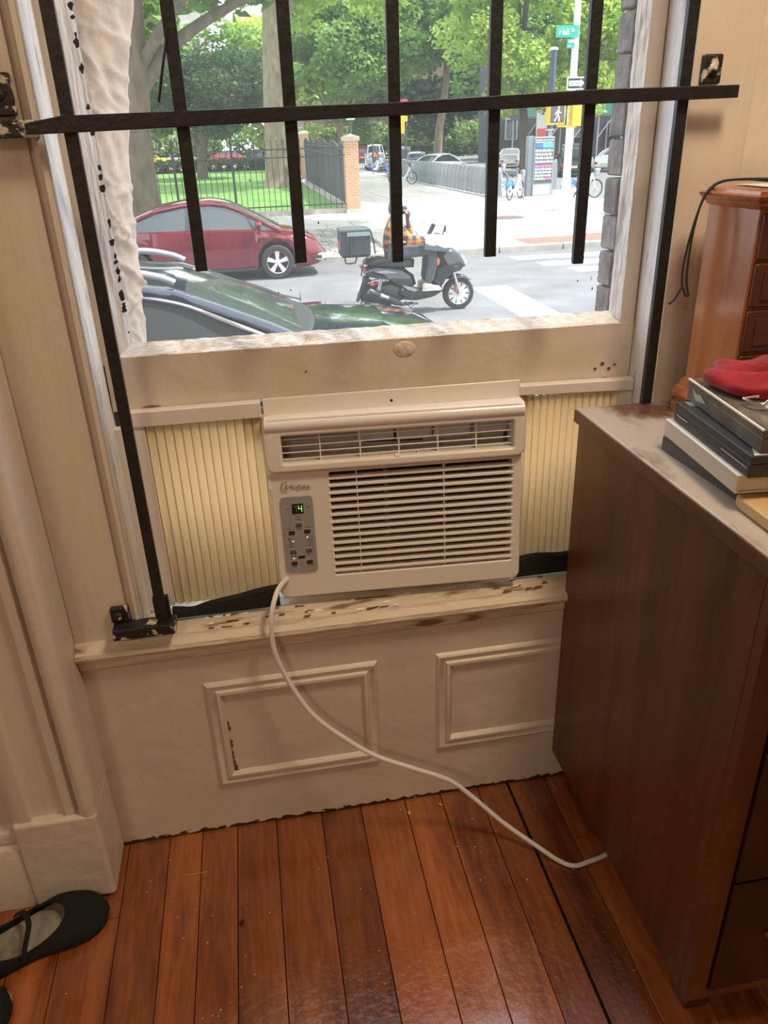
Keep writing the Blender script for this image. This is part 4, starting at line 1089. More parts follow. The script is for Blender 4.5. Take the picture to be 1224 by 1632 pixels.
# a tree with bare inner twigs in the middle distance
tr = tree('loose mid green park tree with visible dark twigs behind the corner pillar', (8.3, 66, -.5),
     [([(8.3, 66, -.6), (8.3, 66, 1.2), (8.5, 66, 3.0), (8.9, 66, 6.5)], [.28, .24, .18, .07]),
      ([(8.4, 66, 2.2), (7.3, 66, 3.8), (6.2, 66, 6.4)], [.14, .10, .04]), ([(8.5, 66, 3), (10.0, 66, 4.6), (11.4, 66, 7.0)], [.12, .08, .03]), ([(7.3, 66, 3.8), (7.2, 66, 5.6), (7.6, 66, 7.2)], [.08, .06, .03])],
     blob_cloud(RG, (8.3, 67, 7.5), (5.2, 3, 3.9), 40, 1.35), 15000, .36, LF2, BARK, seed=9)
# rows of far trees filling the background
bgb = thing('shrubbery', 'dense row of far bushes closing the view beyond the park', 'bushes', (0, 116, -.6))
leaf_obj(bgb, leaves(np.random.default_rng(9), [(-40+i*3.0, 116, 1.4, 2.6, 1.5, 2.6) for i in range(32)], 15000, .55), LF2)
obj('stem', MB().box((-42, 115.6, -.7), (56, 116.4, .6)), mat('bush_stem', (.05, .045, .03), .9), bgb)
far = [(-24, 70, 7.5, 8, 9, LF2), (-13, 84, 7.5, 8, 9, LF3), (-4, 96, 8, 8, 9, LF2), (6, 104, 9, 8, 10, LF1), (15, 108, 10, 8, 11, LF2), (25, 100, 9.5, 8, 11, LF3), (34, 92, 9, 8, 10, LF2), (46, 96, 10, 9, 11, LF2), (-9, 62, 11, 5, 5, LF2), (58, 100, 10, 9, 11, LF3)]
for i, (x, y, zc, rx, rz_, lm) in enumerate(far):
    where = ['at the far left', 'left of the low dark tree', 'behind the low dark tree', 'behind the tan barked tree', 'behind the loose park tree', 'behind the pale leaning trunk', 'behind the sidewalk shed', 'right of the signal pole', 'above the forked street tree', 'at the far right'][i]
    tree('tall %s tree of the background row %s' % ({LF1: 'light green', LF2: 'mid green', LF3: 'dark green'}[lm], where), (x, y, -.6),
         [([(x, y, -.7), (x, y, 2), (x+.4, y, 6), (x+.6, y, zc)], [.5, .42, .34, .2])],
         blob_cloud(RG, (x, y, zc), (rx*.95, 4, rz_*.72), 40, 2.2), 9000, .70, lm, BARK, group='background trees', seed=20+i)
hd = thing('hedge', 'low clipped green hedge at the back of the lawn', 'hedge', (-3.0, 72, -.5))
leaf_obj(hd, leaves(np.random.default_rng(3), [(-8.2+i*.9, 72, .0, .75, .6, .62) for i in range(14)], 9000, .18), LF3, kind='stuff')
obj('stem', MB().box((-8.8, 71.7, -.6), (4.3, 72.3, -.35)), mat('hedge_stem', (.05, .04, .025), .9), hd)
bn = thing('litter_bin', 'dark litter bin on the path behind the fence', 'bin', (1.9, 76, -.44))
obj('bin_body', MB().lathe([(.42, 0), (.46, .1), (.5, 1.25), (.46, 1.3), (0, 1.32)], 14), mat('dark_bin', (.05, .055, .065), .6), bn, world=False, smooth=40)
obj('bin_lid', MB().lathe([(.52, 1.28), (.52, 1.42), (.3, 1.6), (0, 1.62)], 14), mat('dark_lid', (.04, .043, .05), .5), bn, world=False, smooth=40)

# ------------------------------------------------------------------ cars
TIRE = mat('tire_rubber', (.025, .025, .027), .8); ALLOY = mat('alloy', (.62, .60, .57), .35, .15); UND = mat('underbody', (.01, .01, .01), .8)
CGL = mat('car_window_glass', (.045, .055, .055), .05, spec=.8); TRIMB = mat('black_trim', (.03, .03, .032), .5); CHROME = mat('chrome', (.7, .7, .72), .15, 1.0)
HLAMP = mat('headlamp_glass', (.62, .64, .66), .1); TLAMP = mat('tail_lamp_red', (.55, .02, .02), .2)
def wheel(name, r, w, c, parent, spokes=5, side=-1, rimmat=None):
    m = T(*c) @ RX(PI/2)
    o = obj(name, MB().lathe([(r*.66, -w/2), (r*.92, -w/2), (r, -w*.32), (r, w*.32), (r*.92, w/2), (r*.66, w/2)], 28, m, False), TIRE, parent, world=False, smooth=40)
    mb = MB().lathe([(r*.67, -w*.42), (r*.70, -w*.5), (r*.655, -w*.5), (r*.62, -w*.2), (r*.62, w*.2), (r*.655, w*.5), (r*.70, w*.5), (r*.67, w*.42)], 28, m, False)
    mb2 = MB().lathe([(.0, -w*.30), (r*.62, -w*.22), (r*.62, w*.22), (0, w*.3)], 24, m)
    for k in range(spokes):
        a = 2*PI*k/spokes + .3
        for s_ in (-1, 1):
            y = s_*w*.44
            mb.add([(r*.08*math.cos(a+1.3), y, r*.08*math.sin(a+1.3)), (r*.08*math.cos(a-1.3), y, r*.08*math.sin(a-1.3)), (r*.66*math.cos(a-.22), y*.95, r*.66*math.sin(a-.22)), (r*.66*math.cos(a+.22), y*.95, r*.66*math.sin(a+.22)),
                    (r*.08*math.cos(a+1.3), y*.6, r*.08*math.sin(a+1.3)), (r*.08*math.cos(a-1.3), y*.6, r*.08*math.sin(a-1.3)), (r*.66*math.cos(a-.22), y*.6, r*.66*math.sin(a-.22)), (r*.66*math.cos(a+.22), y*.6, r*.66*math.sin(a+.22))],
                   [(0, 1, 2, 3), (4, 7, 6, 5), (0, 4, 5, 1), (1, 5, 6, 2), (2, 6, 7, 3), (3, 7, 4, 0)], T(*c))
    mb.lathe([(0, -w*.5), (r*.14, -w*.48), (r*.16, -w*.3), (r*.16, w*.3), (r*.14, w*.48), (0, w*.5)], 10, m)
    obj('rim', mb, rimmat or ALLOY, o, world=False, smooth=30)
    obj('brake_disc', mb2, UND, o, world=False)
    return o
def car(label, M, paint, L, W, belt, roof, axles, wr, z0=.20, xw=(None, None), pillars=(), detail=2, group=None, taper=(.80, .86), tumble=.42, spokes=5, name='car', rear_lamps=True, mirrors=True):
    r = thing(name, label, 'car', M=M, group=group)
    bx = [p[0] for p in belt]; bz = [p[1] for p in belt]
    rx_ = [p[0] for p in roof]; rz_ = [p[1] for p in roof]
    xr, xf = bx[0], bx[-1]
    st = sorted(set([round(xr + (xf-xr)*k/26, 3) for k in range(27)] + [round(p, 3) for p in bx] + [round(a + wr*1.16*math.cos(t), 3) for a in axles for t in np.linspace(0, PI, 13)]))
    st = [x for x in st if xr <= x <= xf]
    def hw(x):
        t = (x-xr)/(xf-xr)*2-1
        return W/2*float(np.interp(t, [-1, -.9, -.6, 0, .5, .82, .95, 1], [taper[0], taper[0]+.11, .99, 1, .985, .94, taper[1]*.97, taper[1]*.72]))
    rings = []
    for x in st:
        zt = float(np.interp(x, bx, bz)); w = hw(x); zb = z0
        e = min(x-xr, xf-x)
        zb += .14*max(0, 1-e/.35)**2
        for a in axles:
            d2 = (wr*1.14)**2 - (x-a)**2
            if d2 > 0: zb = max(zb, wr*1.0 + math.sqrt(d2))
        zb = min(zb, zt-.12)
        h = zt-zb
        half = [(0, zb), (w*.90, zb), (w*.97, zb+min(.05, h*.3)), (w, zb+h*.45), (w*.985, zb+h*.72), (w*.95, zt-min(.045, h*.2)), (w*.88, zt), (w*.5, zt+.035), (0, zt+.045)]
        rings.append([V((x, y, z)) for (y, z) in half] + [V((x, -y, z)) for (y, z) in reversed(half[1:-1])])
    obj('body', MB().loft(rings), paint, r, world=False, smooth=38)
    obj('underbody', MB().box((xr+.2, -W*.28, z0), (xf-.25, W*.28, z0+.35)), UND, r, world=False)
    # cabin
    gx = sorted(set([round(rx_[0] + (rx_[-1]-rx_[0])*k/22, 3) for k in range(23)] + [round(p, 3) for p in rx_] + [xw[0], xw[1]]))
    G = []
    for x in gx:
        zr = float(np.interp(x, rx_, rz_)); zb = float(np.interp(x, bx, bz)) - .01
        zr = max(zr, zb+.012)
        wb_ = hw(x)*.90; k = zr-zb; wt = wb_ - tumble*max(0, k-.06)
        wt2 = wt - min(.14, .06+k*.16)
        G.append((x, zb, wb_, zr, wt, wt2))
    for sname, s in (('side_glass', -1), ('side_glass', 1)):
        mb = MB().loft([[V((x, s*wb_, zb)), V((x, s*(wb_*.45+wt*.55+.012), zb+(zr-.05-zb)*.55)), V((x, s*wt, max(zb+.005, zr-.05)))] for (x, zb, wb_, zr, wt, wt2) in G], False, False)
        obj(sname, mb, CGL, r, world=False, smooth=50)
    def topstrip(x0, x1, m, nm, dz=0.0):
        ring = []
        for (x, zb, wb_, zr, wt, wt2) in G:
            if x0-1e-6 <= x <= x1+1e-6:
                zs = max(zb+.005, zr-.05)
                ring.append([V((x, wt+dz, zs)), V((x, (wt+wt2)/2+dz*.7, zs*.35+zr*.65+dz)), V((x, wt2, zr+dz)), V((x, wt2*.5, zr+.018+dz)), V((x, 0, zr+.024+dz))] + [V((x, -wt2*.5, zr+.018+dz)), V((x, -wt2, zr+dz)), V((x, -(wt+wt2)/2-dz*.7, zs*.35+zr*.65+dz)), V((x, -wt-dz, zs))])
        if len(ring) > 1: return obj(nm, MB().loft(ring, False, False), m, r, world=False, smooth=50)
    topstrip(rx_[0], xw[0], CGL, 'rear_window'); topstrip(xw[0], xw[1], paint, 'roof', .004); topstrip(xw[1], rx_[-1], CGL, 'windshield')
    def edge_line(x0, x1, s, off=.0):
        return [V((x, s*(wt+off), max(zb+.005, zr-.05)+off)) for (x, zb, wb_, zr, wt, wt2) in G if x0-1e-6 <= x <= x1+1e-6]
    for s in (-1, 1):
        obj('roof_pillar', MB().tube(edge_line(rx_[0], rx_[-1], s), .045, 6), paint, r, world=False, smooth=60)
        for (px_, lean, pw) in pillars:
            q = []
            for t in np.linspace(0, 1, 5):
                x = px_ + lean*t
                x_ = min(max(x, gx[0]), gx[-1])
                zb = float(np.interp(x_, gx, [g_[1] for g_ in G])); zr = float(np.interp(x_, gx, [g_[3] for g_ in G])); wb_ = float(np.interp(x_, gx, [g_[2] for g_ in G])); wt = float(np.interp(x_, gx, [g_[4] for g_ in G]))
                zz_ = zb + (zr-.05-zb)*t; yy_ = wb_*(1-t) + wt*t + .012 + .012*math.sin(PI*t)
                q.append([V((x-pw/2, s*yy_, zz_)), V((x+pw/2, s*yy_, zz_)), V((x+pw/2, s*(yy_-.03), zz_)), V((x-pw/2, s*(yy_-.03), zz_))])
            obj('window_pillar', MB().loft(q), TRIMB, r, world=False)
    for a in axles:
        for s in (-1, 1):
            wheel('wheel', wr, .20, (a, s*(W/2-.115), wr), r, spokes)
    if mirrors:
        mx = rx_[-1] - .42
        for s in (-1, 1):
            zb = float(np.interp(mx, bx, bz))
            mo = obj('wing_mirror', MB().ell((mx, s*(W/2+.07), zb+.10), (.07, .095, .065), 12, 8), paint, r, world=False, smooth=180)
            obj('mirror_stalk', MB().tube([(mx+.02, s*(W/2-.07), zb+.0), (mx, s*(W/2+.05), zb+.06)], .025, 6), TRIMB, mo, world=False)
    zf = float(np.interp(xf, bx, bz)); zrr = float(np.interp(xr, bx, bz))
    for s in (-1, 1):
        obj('headlight', MB().ell((xf-.16, s*(hw(xf-.16)-.09), zf-.08 if zf > .6 else zf), (.19, .115, .075), 12, 8), HLAMP, r, world=False, smooth=180)
        obj('taillight', MB().ell((xr+.05, s*(hw(xr)*.88-.05), zrr-.10), (.10, .15, .10), 12, 8), TLAMP, r, world=False, smooth=180)
    obj('front_grille', MB().box((xf-.06, -hw(xf)*.5, z0+.12), (xf+.012, hw(xf)*.5, z0+.24)), TRIMB, r, world=False)
    obj('license_plate', MB().box((xr-.012, -.26, zrr-.24), (xr+.01, .26, zrr-.11)), mat('plate_yellow', (.7, .6, .3), .5), r, world=False)
    if detail > 1:
        for px_ in pillars[:2]:
            for s in (-1, 1):
                hx = px_[0] + .17
                zb = float(np.interp(hx, bx, bz))
                obj('door_handle', MB().tube([(hx-.10, s*(hw(hx)*.985), zb-.13), (hx-.07, s*(hw(hx)+.02), zb-.13), (hx+.07, s*(hw(hx)+.02), zb-.13), (hx+.10, s*(hw(hx)*.985), zb-.13)], .014, 6), paint, r, world=False, smooth=60)
    return r
def paintm(name, c, rough=.18, metal=.25): return mat(name, c, rough, metal, coat=.6)

RED = paintm('dark_red_paint', (.15, .012, .020))
# wheel centre of the front axle stands at X=.586, near side Y=14.1
rc = car('dark red sedan parked at the far curb in front of the lawn', T(-.58, 14.98, GZ), RED, 4.5, 1.76,
    [(-2.42, .62), (-2.36, .90), (-1.9, .97), (-1.1, .975), (0, .96), (.75, .93), (1.0, .90), (1.45, .83), (1.75, .76), (1.95, .66), (2.08, .50), (2.13, .36)],
    [(-1.85, .99), (-1.45, 1.19), (-1.0, 1.35), (-.5, 1.43), (.0, 1.445), (.30, 1.40), (.55, 1.30), (1.0, 1.06), (1.28, .90)],
    (-1.5, 1.166), .315, .20, (-1.02, .22), ((-.42, .05, .13), (.78, -.12, .05)), taper=(.80, .88))
sb = MB()
for s in (-1, 1):
    sb.box((-.40, s*.868-.012, .32), (-.392, s*.868+.012, .93)).box((.62, s*.862-.014, .32), (.628, s*.862+.014, .90))
obj('door_seam', sb, TRIMB, rc, world=False)
obj('fog_lamp', MB().box((1.86, -.80, .34), (2.03, -.62, .40)), TRIMB, rc, world=False, bev=.01)
obj('rocker_panel', MB().box((-1.1, -.86, .20), (.78, -.80, .235)), TRIMB, rc, world=False)

NAVY = paintm('dark_blue_green_paint', (.018, .026, .045), .10, .3)
sv = car('dark blue car with silver roof rails parked below the window', T(-.75, 4.90, GZ) @ Matrix.Diagonal((1, 1, .925, 1)), NAVY, 4.7, 1.86,
    [(-2.4, .85), (-2.3, 1.12), (-1.5, 1.14), (0, 1.13), (.9, 1.14), (1.35, 1.155), (1.8, 1.12), (2.2, 1.03), (2.42, .86), (2.5, .58)],
    [(-2.32, 1.13), (-2.05, 1.42), (-1.6, 1.60), (-.9, 1.665), (-.2, 1.66), (.20, 1.61), (.48, 1.50), (.84, 1.34), (1.18, 1.165)],
    (-1.42, 1.40), .36, .24, (-1.95, .30), ((-.35, .03, .11), (.80, -.25, .06)), tumble=.36, taper=(.85, .9))
for s in (-1, 1):
    pts = [(-1.75, s*.60, 1.60), (-1.6, s*.61, 1.70), (-.9, s*.62, 1.745), (-.15, s*.615, 1.735), (.12, s*.605, 1.69), (.24, s*.60, 1.635)]
    obj('roof_rail', MB().tube(smooth_path(pts, 6), .026, 8), mat('satin_silver', (.62, .62, .65), .3, .6), sv, world=False, smooth=60)
    obj('window_trim', MB().tube(smooth_path([(-1.9, s*.81, 1.40), (-1.2, s*.705, 1.575), (-.4, s*.68, 1.61), (.2, s*.715, 1.52), (.58, s*.79, 1.36), (.98, s*.85, 1.17)], 6), .016, 6), mat('pale_trim', (.55, .5, .5), .3, .6), sv, world=False, smooth=60)
obj('wiper', MB().tube([(1.06, -.55, 1.21), (.98, .0, 1.265), (.92, .35, 1.30)], .010, 5).tube([(1.12, .0, 1.20), (1.04, .5, 1.23)], .010, 5), TRIMB, sv, world=False)
obj('cowl', MB().grid(lambda u, v: V((1.07 + .16*u - .10*(v*2-1)**2, -.74 + 1.48*v, 1.215 - .03*u + .02*(1-(v*2-1)**2))), 4, 16), TRIMB, sv, world=False, smooth=60, solid=.01)

SEDAN = dict(L=4.5, W=1.8, belt=[(-2.3, .65), (-2.2, .95), (-1.5, 1.0), (0, .97), (.9, .93), (1.7, .80), (2.1, .62), (2.2, .40)],
    roof=[(-1.75, 1.0), (-1.2, 1.28), (-.6, 1.43), (.1, 1.44), (.5, 1.32), (1.2, .93)], axles=(-1.4, 1.35), wr=.33, xw=(-1.0, .25), pillars=((-.35, .03, .1),), detail=1, group='cars farther down the street')
SUV = dict(L=4.7, W=1.9, belt=[(-2.35, .75), (-2.3, 1.08), (-1.5, 1.1), (0, 1.06), (.9, 1.05), (1.8, .98), (2.25, .80), (2.35, .5)],
    roof=[(-2.28, 1.1), (-2.05, 1.55), (-1.6, 1.74), (-.5, 1.80), (.3, 1.74), (.7, 1.5), (1.3, 1.05)], axles=(-1.4, 1.4), wr=.36, xw=(-1.95, .35), pillars=((-.4, .03, .1),), detail=1, group='cars farther down the street', tumble=.3)
VAN = dict(SUV); VAN = {**VAN, 'belt': [(-2.5, .8), (-2.45, 1.15), (0, 1.15), (1.2, 1.12), (1.9, 1.0), (2.3, .8), (2.4, .5)], 'roof': [(-2.48, 1.16), (-2.4, 1.9), (-2.1, 2.02), (0, 2.05), (.6, 1.98), (1.2, 1.5), (1.7, 1.1)], 'xw': (-2.2, .65)}
WHT = paintm('white_car_paint', (.82, .83, .84), .2, 0); SLV = paintm('silver_car_paint', (.52, .53, .55), .2, .5); DRK = paintm('dark_car_paint', (.03, .032, .04), .2, .2); BLU = paintm('blue_car_paint', (.05, .08, .16), .2, .2); RD2 = paintm('bright_red_paint', (.45, .03, .03), .25, 0)
def put(kind, label, paint, x, y, deg, name='car'): return car(label, T(x, y, GZ) @ RZ(math.radians(deg)), paint, name=name, **kind)
put(SEDAN, 'white car behind the leaning blue rental bicycle on the avenue', WHT, 13.75, 54.5, 35)
put(SEDAN, 'silver car on the avenue right of the white car', SLV, 22.5, 66, 70)
put(SUV, 'black sport utility car seen from behind, between kiosk and signal pole', DRK, 20.8, 48, 62)
put(SEDAN, 'white sedan turning at the right edge beside the bricks', WHT, 25.6, 52, 38)
put(VAN, 'white van on the avenue behind the corner pillar', WHT, 13.1, 78, 78, name='van')
put(SEDAN, 'pale grey car in front of the white van', SLV, 12.2, 72, 80)
put(SUV, 'dark car beyond the avenue under the yellow signal', DRK, 17.0, 84, 80)
put(SUV, 'red car far away just right of the corner pillar', RD2, 15.8, 104, 80)
put(SEDAN, 'blue car half hidden behind the white car on the avenue', BLU, 15.0, 68, 75)
put(SEDAN, 'red car seen through the fence behind the hedge', RD2, -.6, 95, 0)
put(SEDAN, 'white car parked behind the hedge at the back of the park', WHT, -5.6, 95, 0)
put(SUV, 'yellow car parked behind the hedge at the far left', paintm('yellow_car_paint', (.75, .55, .05), .3, 0), -9.2, 90, 0)
for o in list(bpy.data.objects):
    if o.name.startswith(('car', 'van')) and o.parent is None and o.location.y > 85 and o.location.x < 5: o.location.z = -.44; WM[o.name] = Matrix.Translation(o.location)
# ------------------------------------------------------------------ scooter, its rider and the delivery bag
GLB = paintm('gloss_black', (.02, .022, .026), .12, .1); SATB = mat('satin_black', (.03, .031, .034), .4); STEEL = mat('dull_steel', (.38, .38, .40), .35, .8); SEATM = mat('black_seat_vinyl', (.02, .02, .022), .5)
WHG = mat('white_hand_guard', (.82, .84, .86), .35)
def scooter(label, M, group=None):
    r = thing('motor_scooter', label, 'scooter', M=M, group=group)
    O = lambda n, mb, m, p=r, **k: obj(n, mb, m, p, world=False, **k)
    wheel('wheel', .237, .11, (.635, 0, .237), r, 10); wheel('wheel', .237, .13, (-.62, 0, .237), r, 5, rimmat=SATB)
    O('front_fender', MB().puff([(.42, .46), (.50, .50), (.62, .525), (.74, .50), (.85, .42), (.80, .42), (.70, .46), (.60, .475), (.50, .45)], 0, .15), GLB, smooth=60)
    O('fork', MB().tube([(.635, -.085, .24), (.55, -.08, .52), (.46, -.06, .80)], .026, 8).tube([(.635, .085, .24), (.55, .08, .52), (.46, .06, .80)], .026, 8), STEEL, smooth=60)
    O('brake_caliper', MB().cbox((.60, -.075, .33), (.07, .05, .12), None), mat('orange_caliper', (.45, .14, .05), .5), bev=.012)
    O('front_fairing', MB().puff([(.20, .42), (.22, .62), (.20, .80), (.24, .93), (.34, .96), (.50, .93), (.64, .84), (.72, .72), (.73, .64), (.66, .58), (.54, .55), (.42, .50), (.36, .38), (.28, .34)], 0, .40), GLB, smooth=60)
    O('fairing_panel', MB().puff([(.44, .60), (.58, .66), (.70, .68), (.66, .61), (.55, .57)], 0, .425), SATB, smooth=60)
    O('headlight', MB().puff([(.58, .80), (.66, .81), (.735, .72), (.74, .66), (.68, .67), (.62, .74)], 0, .30), HLAMP, smooth=60)
    for s in (-1, 1):
        O('turn_signal', MB().ell((.27, s*.20, .74), (.035, .02, .06), 10, 6), mat('orange_lens', (.6, .16, .04), .2), smooth=180)
    O('floorboard', MB().puff([(-.34, .30), (-.30, .40), (-.12, .36), (.10, .335), (.30, .345), (.36, .42), (.38, .30), (.24, .22), (-.05, .18), (-.26, .21)], 0, .38), GLB, smooth=60)
    O('rear_body', MB().puff([(-.84, .63), (-.80, .70), (-.66, .72), (-.44, .70), (-.20, .66), (-.06, .56), (-.02, .42), (-.14, .36), (-.30, .40), (-.44, .50), (-.62, .53), (-.76, .57)], 0, .36), GLB, smooth=60)
    O('side_stripe', MB().puff([(-.74, .655), (-.50, .67), (-.24, .60), (-.36, .60), (-.60, .61)], 0, .385), mat('silver_panel', (.34, .35, .37), .3, .5), smooth=60)
    O('lower_panel', MB().puff([(-.32, .46), (-.10, .40), (.02, .34), (-.06, .31), (-.22, .37)], 0, .395), STEEL, smooth=60)
    O('engine', MB().puff([(-.68, .28), (-.66, .42), (-.40, .48), (-.16, .38), (-.14, .22), (-.34, .17), (-.56, .2)], 0, .24), SATB, smooth=40)
    O('seat', MB().puff([(-.80, .74), (-.76, .80), (-.58, .835), (-.40, .80), (-.26, .78), (-.12, .80), (-.04, .77), (-.05, .66), (-.20, .66), (-.46, .69), (-.70, .71)], 0, .30), SEATM, smooth=60)
    O('tail_light', MB().puff([(-.855, .72), (-.80, .715), (-.70, .60), (-.72, .575), (-.80, .63), (-.85, .68)], 0, .24), glow('lit_tail_light', (1, .06, .04), .45), smooth=60)
    for s in (-1, 1):
        O('rear_turn_signal', MB().ell((-.70, s*.17, .47), (.04, .03, .03), 8, 6).tube([(-.66, s*.17, .47), (-.48, s*.12, .50)], .010, 6), mat('red_lens', (.5, .05, .04), .2), smooth=60)
    O('mudguard', MB().puff([(-.80, .58), (-.72, .56), (-.76, .42), (-.90, .20), (-.94, .18), (-.89, .34), (-.83, .48)], 0, .14), SATB, smooth=60)
    O('license_plate', MB().add([(-.835, -.09, .52), (-.835, .09, .52), (-.90, .09, .36), (-.90, -.09, .36)], [(0, 1, 2, 3)]), mat('pale_plate', (.6, .58, .52), .5), solid=.008)
    O('exhaust', MB().tube([(-.10, -.13, .16), (-.26, -.17, .15), (-.36, -.18, .20), (-.50, -.185, .27), (-.76, -.19, .37), (-.78, -.19, .38)], [.020, .024, .055, .062, .062, .03], 12), SATB, smooth=40)
    O('exhaust_shield', MB().tube([(-.48, -.225, .27), (-.60, -.235, .32)], [.028, .03], 8), mat('bright_shield', (.6, .6, .6), .3, .8), smooth=60)
    O('center_stand', MB().tube([(-.22, -.12, .18), (-.12, -.14, .10), (-.08, -.14, .15), (-.02, -.12, .14)], .020, 6), STEEL, smooth=60)
    O('shock_absorber', MB().tube([(-.62, -.14, .30), (-.56, -.13, .58)], .032, 8), STEEL, smooth=60)
    O('steering_column', MB().tube([(.40, 0, .85), (.26, 0, 1.03)], .05, 8), SATB, smooth=60)
    O('handlebar', MB().tube([(.14, -.34, 1.07), (.22, -.20, 1.05), (.28, 0, 1.04), (.22, .20, 1.05), (.14, .34, 1.07)], .018, 8), SATB, smooth=60)
    O('dashboard', MB().puff([(.20, .94), (.22, 1.06), (.32, 1.07), (.44, 1.00), (.50, .93), (.36, .90)], 0, .26), SATB, smooth=60)
    O('windscreen_edge', MB().tube([(.30, -.14, 1.10), (.38, -.13, 1.08), (.45, -.10, 1.00), (.49, -.06, .95)], .014, 6).tube([(.30, .14, 1.10), (.38, .13, 1.08), (.45, .10, 1.00), (.49, .06, .95)], .014, 6), SATB, smooth=60)
    for s in (-1, 1):
        g_ = O('hand_guard', MB().puff([(.06, .94), (.05, 1.13), (.20, 1.135), (.36, 1.10), (.44, 1.01), (.46, .93), (.34, .92), (.20, .98)], s*.29, .17), WHG, smooth=60)
        O('guard_underside', MB().puff([(.045, .93), (.045, 1.02), (.20, .985), (.34, .925), (.46, .935), (.40, .88), (.20, .90)], s*.29, .175), mat('grey_guard_fabric', (.13, .16, .17), .6), g_, smooth=60)
    O('mirror', MB().tube([(.22, .28, 1.06), (.20, .34, 1.20)], .009, 6).ell((.185, .36, 1.26), (.022, .075, .05), 12, 8), mat('mirror_pale', (.72, .64, .50), .15), smooth=60)
    O('mirror', MB().tube([(.36, -.10, 1.06), (.395, -.12, 1.20)], .009, 6).ell((.40, -.12, 1.18), (.018, .03, .055), 10, 8), SATB, smooth=60)
    O('phone_mount', MB().tube([(.20, -.10, 1.05), (.19, -.10, 1.10)], .014, 6).box((-.022, -.045, 0), (.022, .045, .18), T(.155, -.10, 1.09) @ RY(math.radians(28))), BLACK, smooth=30)
    rk = O('rear_rack', MB().tube([(-.62, -.12, .80), (-.72, -.13, .865), (-1.12, -.13, .865)], .012, 6).tube([(-.62, .12, .80), (-.72, .13, .865), (-1.12, .13, .865)], .012, 6).tube([(-1.10, -.14, .865), (-1.10, .14, .865)], .012, 6).tube([(-.80, -.14, .865), (-.80, .14, .865)], .012, 6), SATB, smooth=60)
    O('rack_foot', MB().tube([(-1.08, -.10, .865), (-1.07, -.10, .78), (-1.02, -.10, .765), (-.93, -.10, .775), (-.90, -.10, .86)], .012, 6), SATB, rk, smooth=60)
    return r
SCM = T(2.475, 10.2, GZ)
scooter('black motor scooter with white hand guards ridden along the street', SCM)
bg = thing('delivery_bag', 'dark insulated delivery bag strapped on the rear rack of the scooter', 'bag', M=SCM @ T(-.925, -.02, .879))
FAB = mat('dark_bag_fabric', (.028, .034, .040), .75, var=.3, vscale=14)
obj('bag_body', MB().box((-.215, -.20, 0), (.215, .20, .33)), FAB, bg, world=False, bev=.025, seg=3)
obj('bag_lid', MB().box((-.222, -.207, .325), (.222, .207, .372)), mat('grey_green_lid', (.075, .095, .09), .6), bg, world=False, bev=.018, seg=3)
obj('grey_band', MB().box((-.12, -.212, .27), (.205, -.200, .325)), mat('grey_band', (.22, .25, .26), .5), bg, world=False, bev=.004)
obj('reflective_patch', MB().box((-.218, -.12, .08), (-.212, .10, .20)), mat('red_patch', (.5, .06, .04), .4), bg, world=False)
obj('shoulder_strap', MB().tube([(.215, -.19, .34), (.255, -.19, .20), (.275, -.19, .02)], .012, 6).tube([(-.06, -.208, .26), (-.08, -.212, .10), (-.08, -.205, .0)], .012, 6), BLACK, bg, world=False)
obj('hanging_strap', MB().tube([(.19, -.19, .0), (.10, -.20, -.06), (.06, -.19, -.26), (.065, -.18, -.28)], .010, 6), BLACK, bg, world=False)

def figure(name, J, E_, m, parent, root=None, sub=2):
    # joints {key: (position, radius or (rx, ry))} grown into one surface
    keys = list(J); ix = {k: i for i, k in enumerate(keys)}
    me = bpy.data.meshes.new(name)
    me.from_pydata([tuple(J[k][0]) for k in keys], [(ix[a], ix[b]) for a, b in E_], [])
    me.update(); me.materials.append(m)
    o = bpy.data.objects.new(name, me); COL.objects.link(o); o.parent = parent
    WM[o.name] = WM[parent.name].copy()
    sk = o.modifiers.new('skin', 'SKIN'); sk.use_smooth_shade = True
    lay = me.skin_vertices[0] if me.skin_vertices else None
    if lay is None:
        bpy.context.view_layer.objects.active = o
        bm = bmesh.new(); bm.from_mesh(me); bm.verts.layers.skin.verify(); bm.to_mesh(me); bm.free()
        lay = me.skin_vertices[0]
    for k in keys:
        q = J[k][1]; q = q if isinstance(q, tuple) else (q, q)
        lay.data[ix[k]].radius = q
        lay.data[ix[k]].use_root = (k == (root or keys[0]))
    ss = o.modifiers.new('sub', 'SUBSURF'); ss.levels = sub; ss.render_levels = sub
    return o
SKIN = mat('brown_skin', (.16, .085, .055), .55)
pm, pnt, ppb = nodes('orange_plaid')
tcp = pnt.nodes.new('ShaderNodeTexCoord'); spx = pnt.nodes.new('ShaderNodeSeparateXYZ'); pnt.links.new(tcp.outputs['Object'], spx.inputs[0])
def band(sock, freq, ph, th):
    a = pnt.nodes.new('ShaderNodeMath'); a.operation = 'MULTIPLY_ADD'; a.inputs[1].default_value = freq; a.inputs[2].default_value = ph
    pnt.links.new(sock, a.inputs[0])
    s = pnt.nodes.new('ShaderNodeMath'); s.operation = 'SINE'; pnt.links.new(a.outputs[0], s.inputs[0])
    g = pnt.nodes.new('ShaderNodeMath'); g.operation = 'GREATER_THAN'; g.inputs[1].default_value = th; pnt.links.new(s.outputs[0], g.inputs[0])
    return g.outputs[0]
h1, h2 = band(spx.outputs['X'], 52, .4, .0), band(spx.outputs['Z'], 52, 1.0, .0)
sm_ = pnt.nodes.new('ShaderNodeMath'); sm_.operation = 'ADD'; pnt.links.new(h1, sm_.inputs[0]); pnt.links.new(h2, sm_.inputs[1])
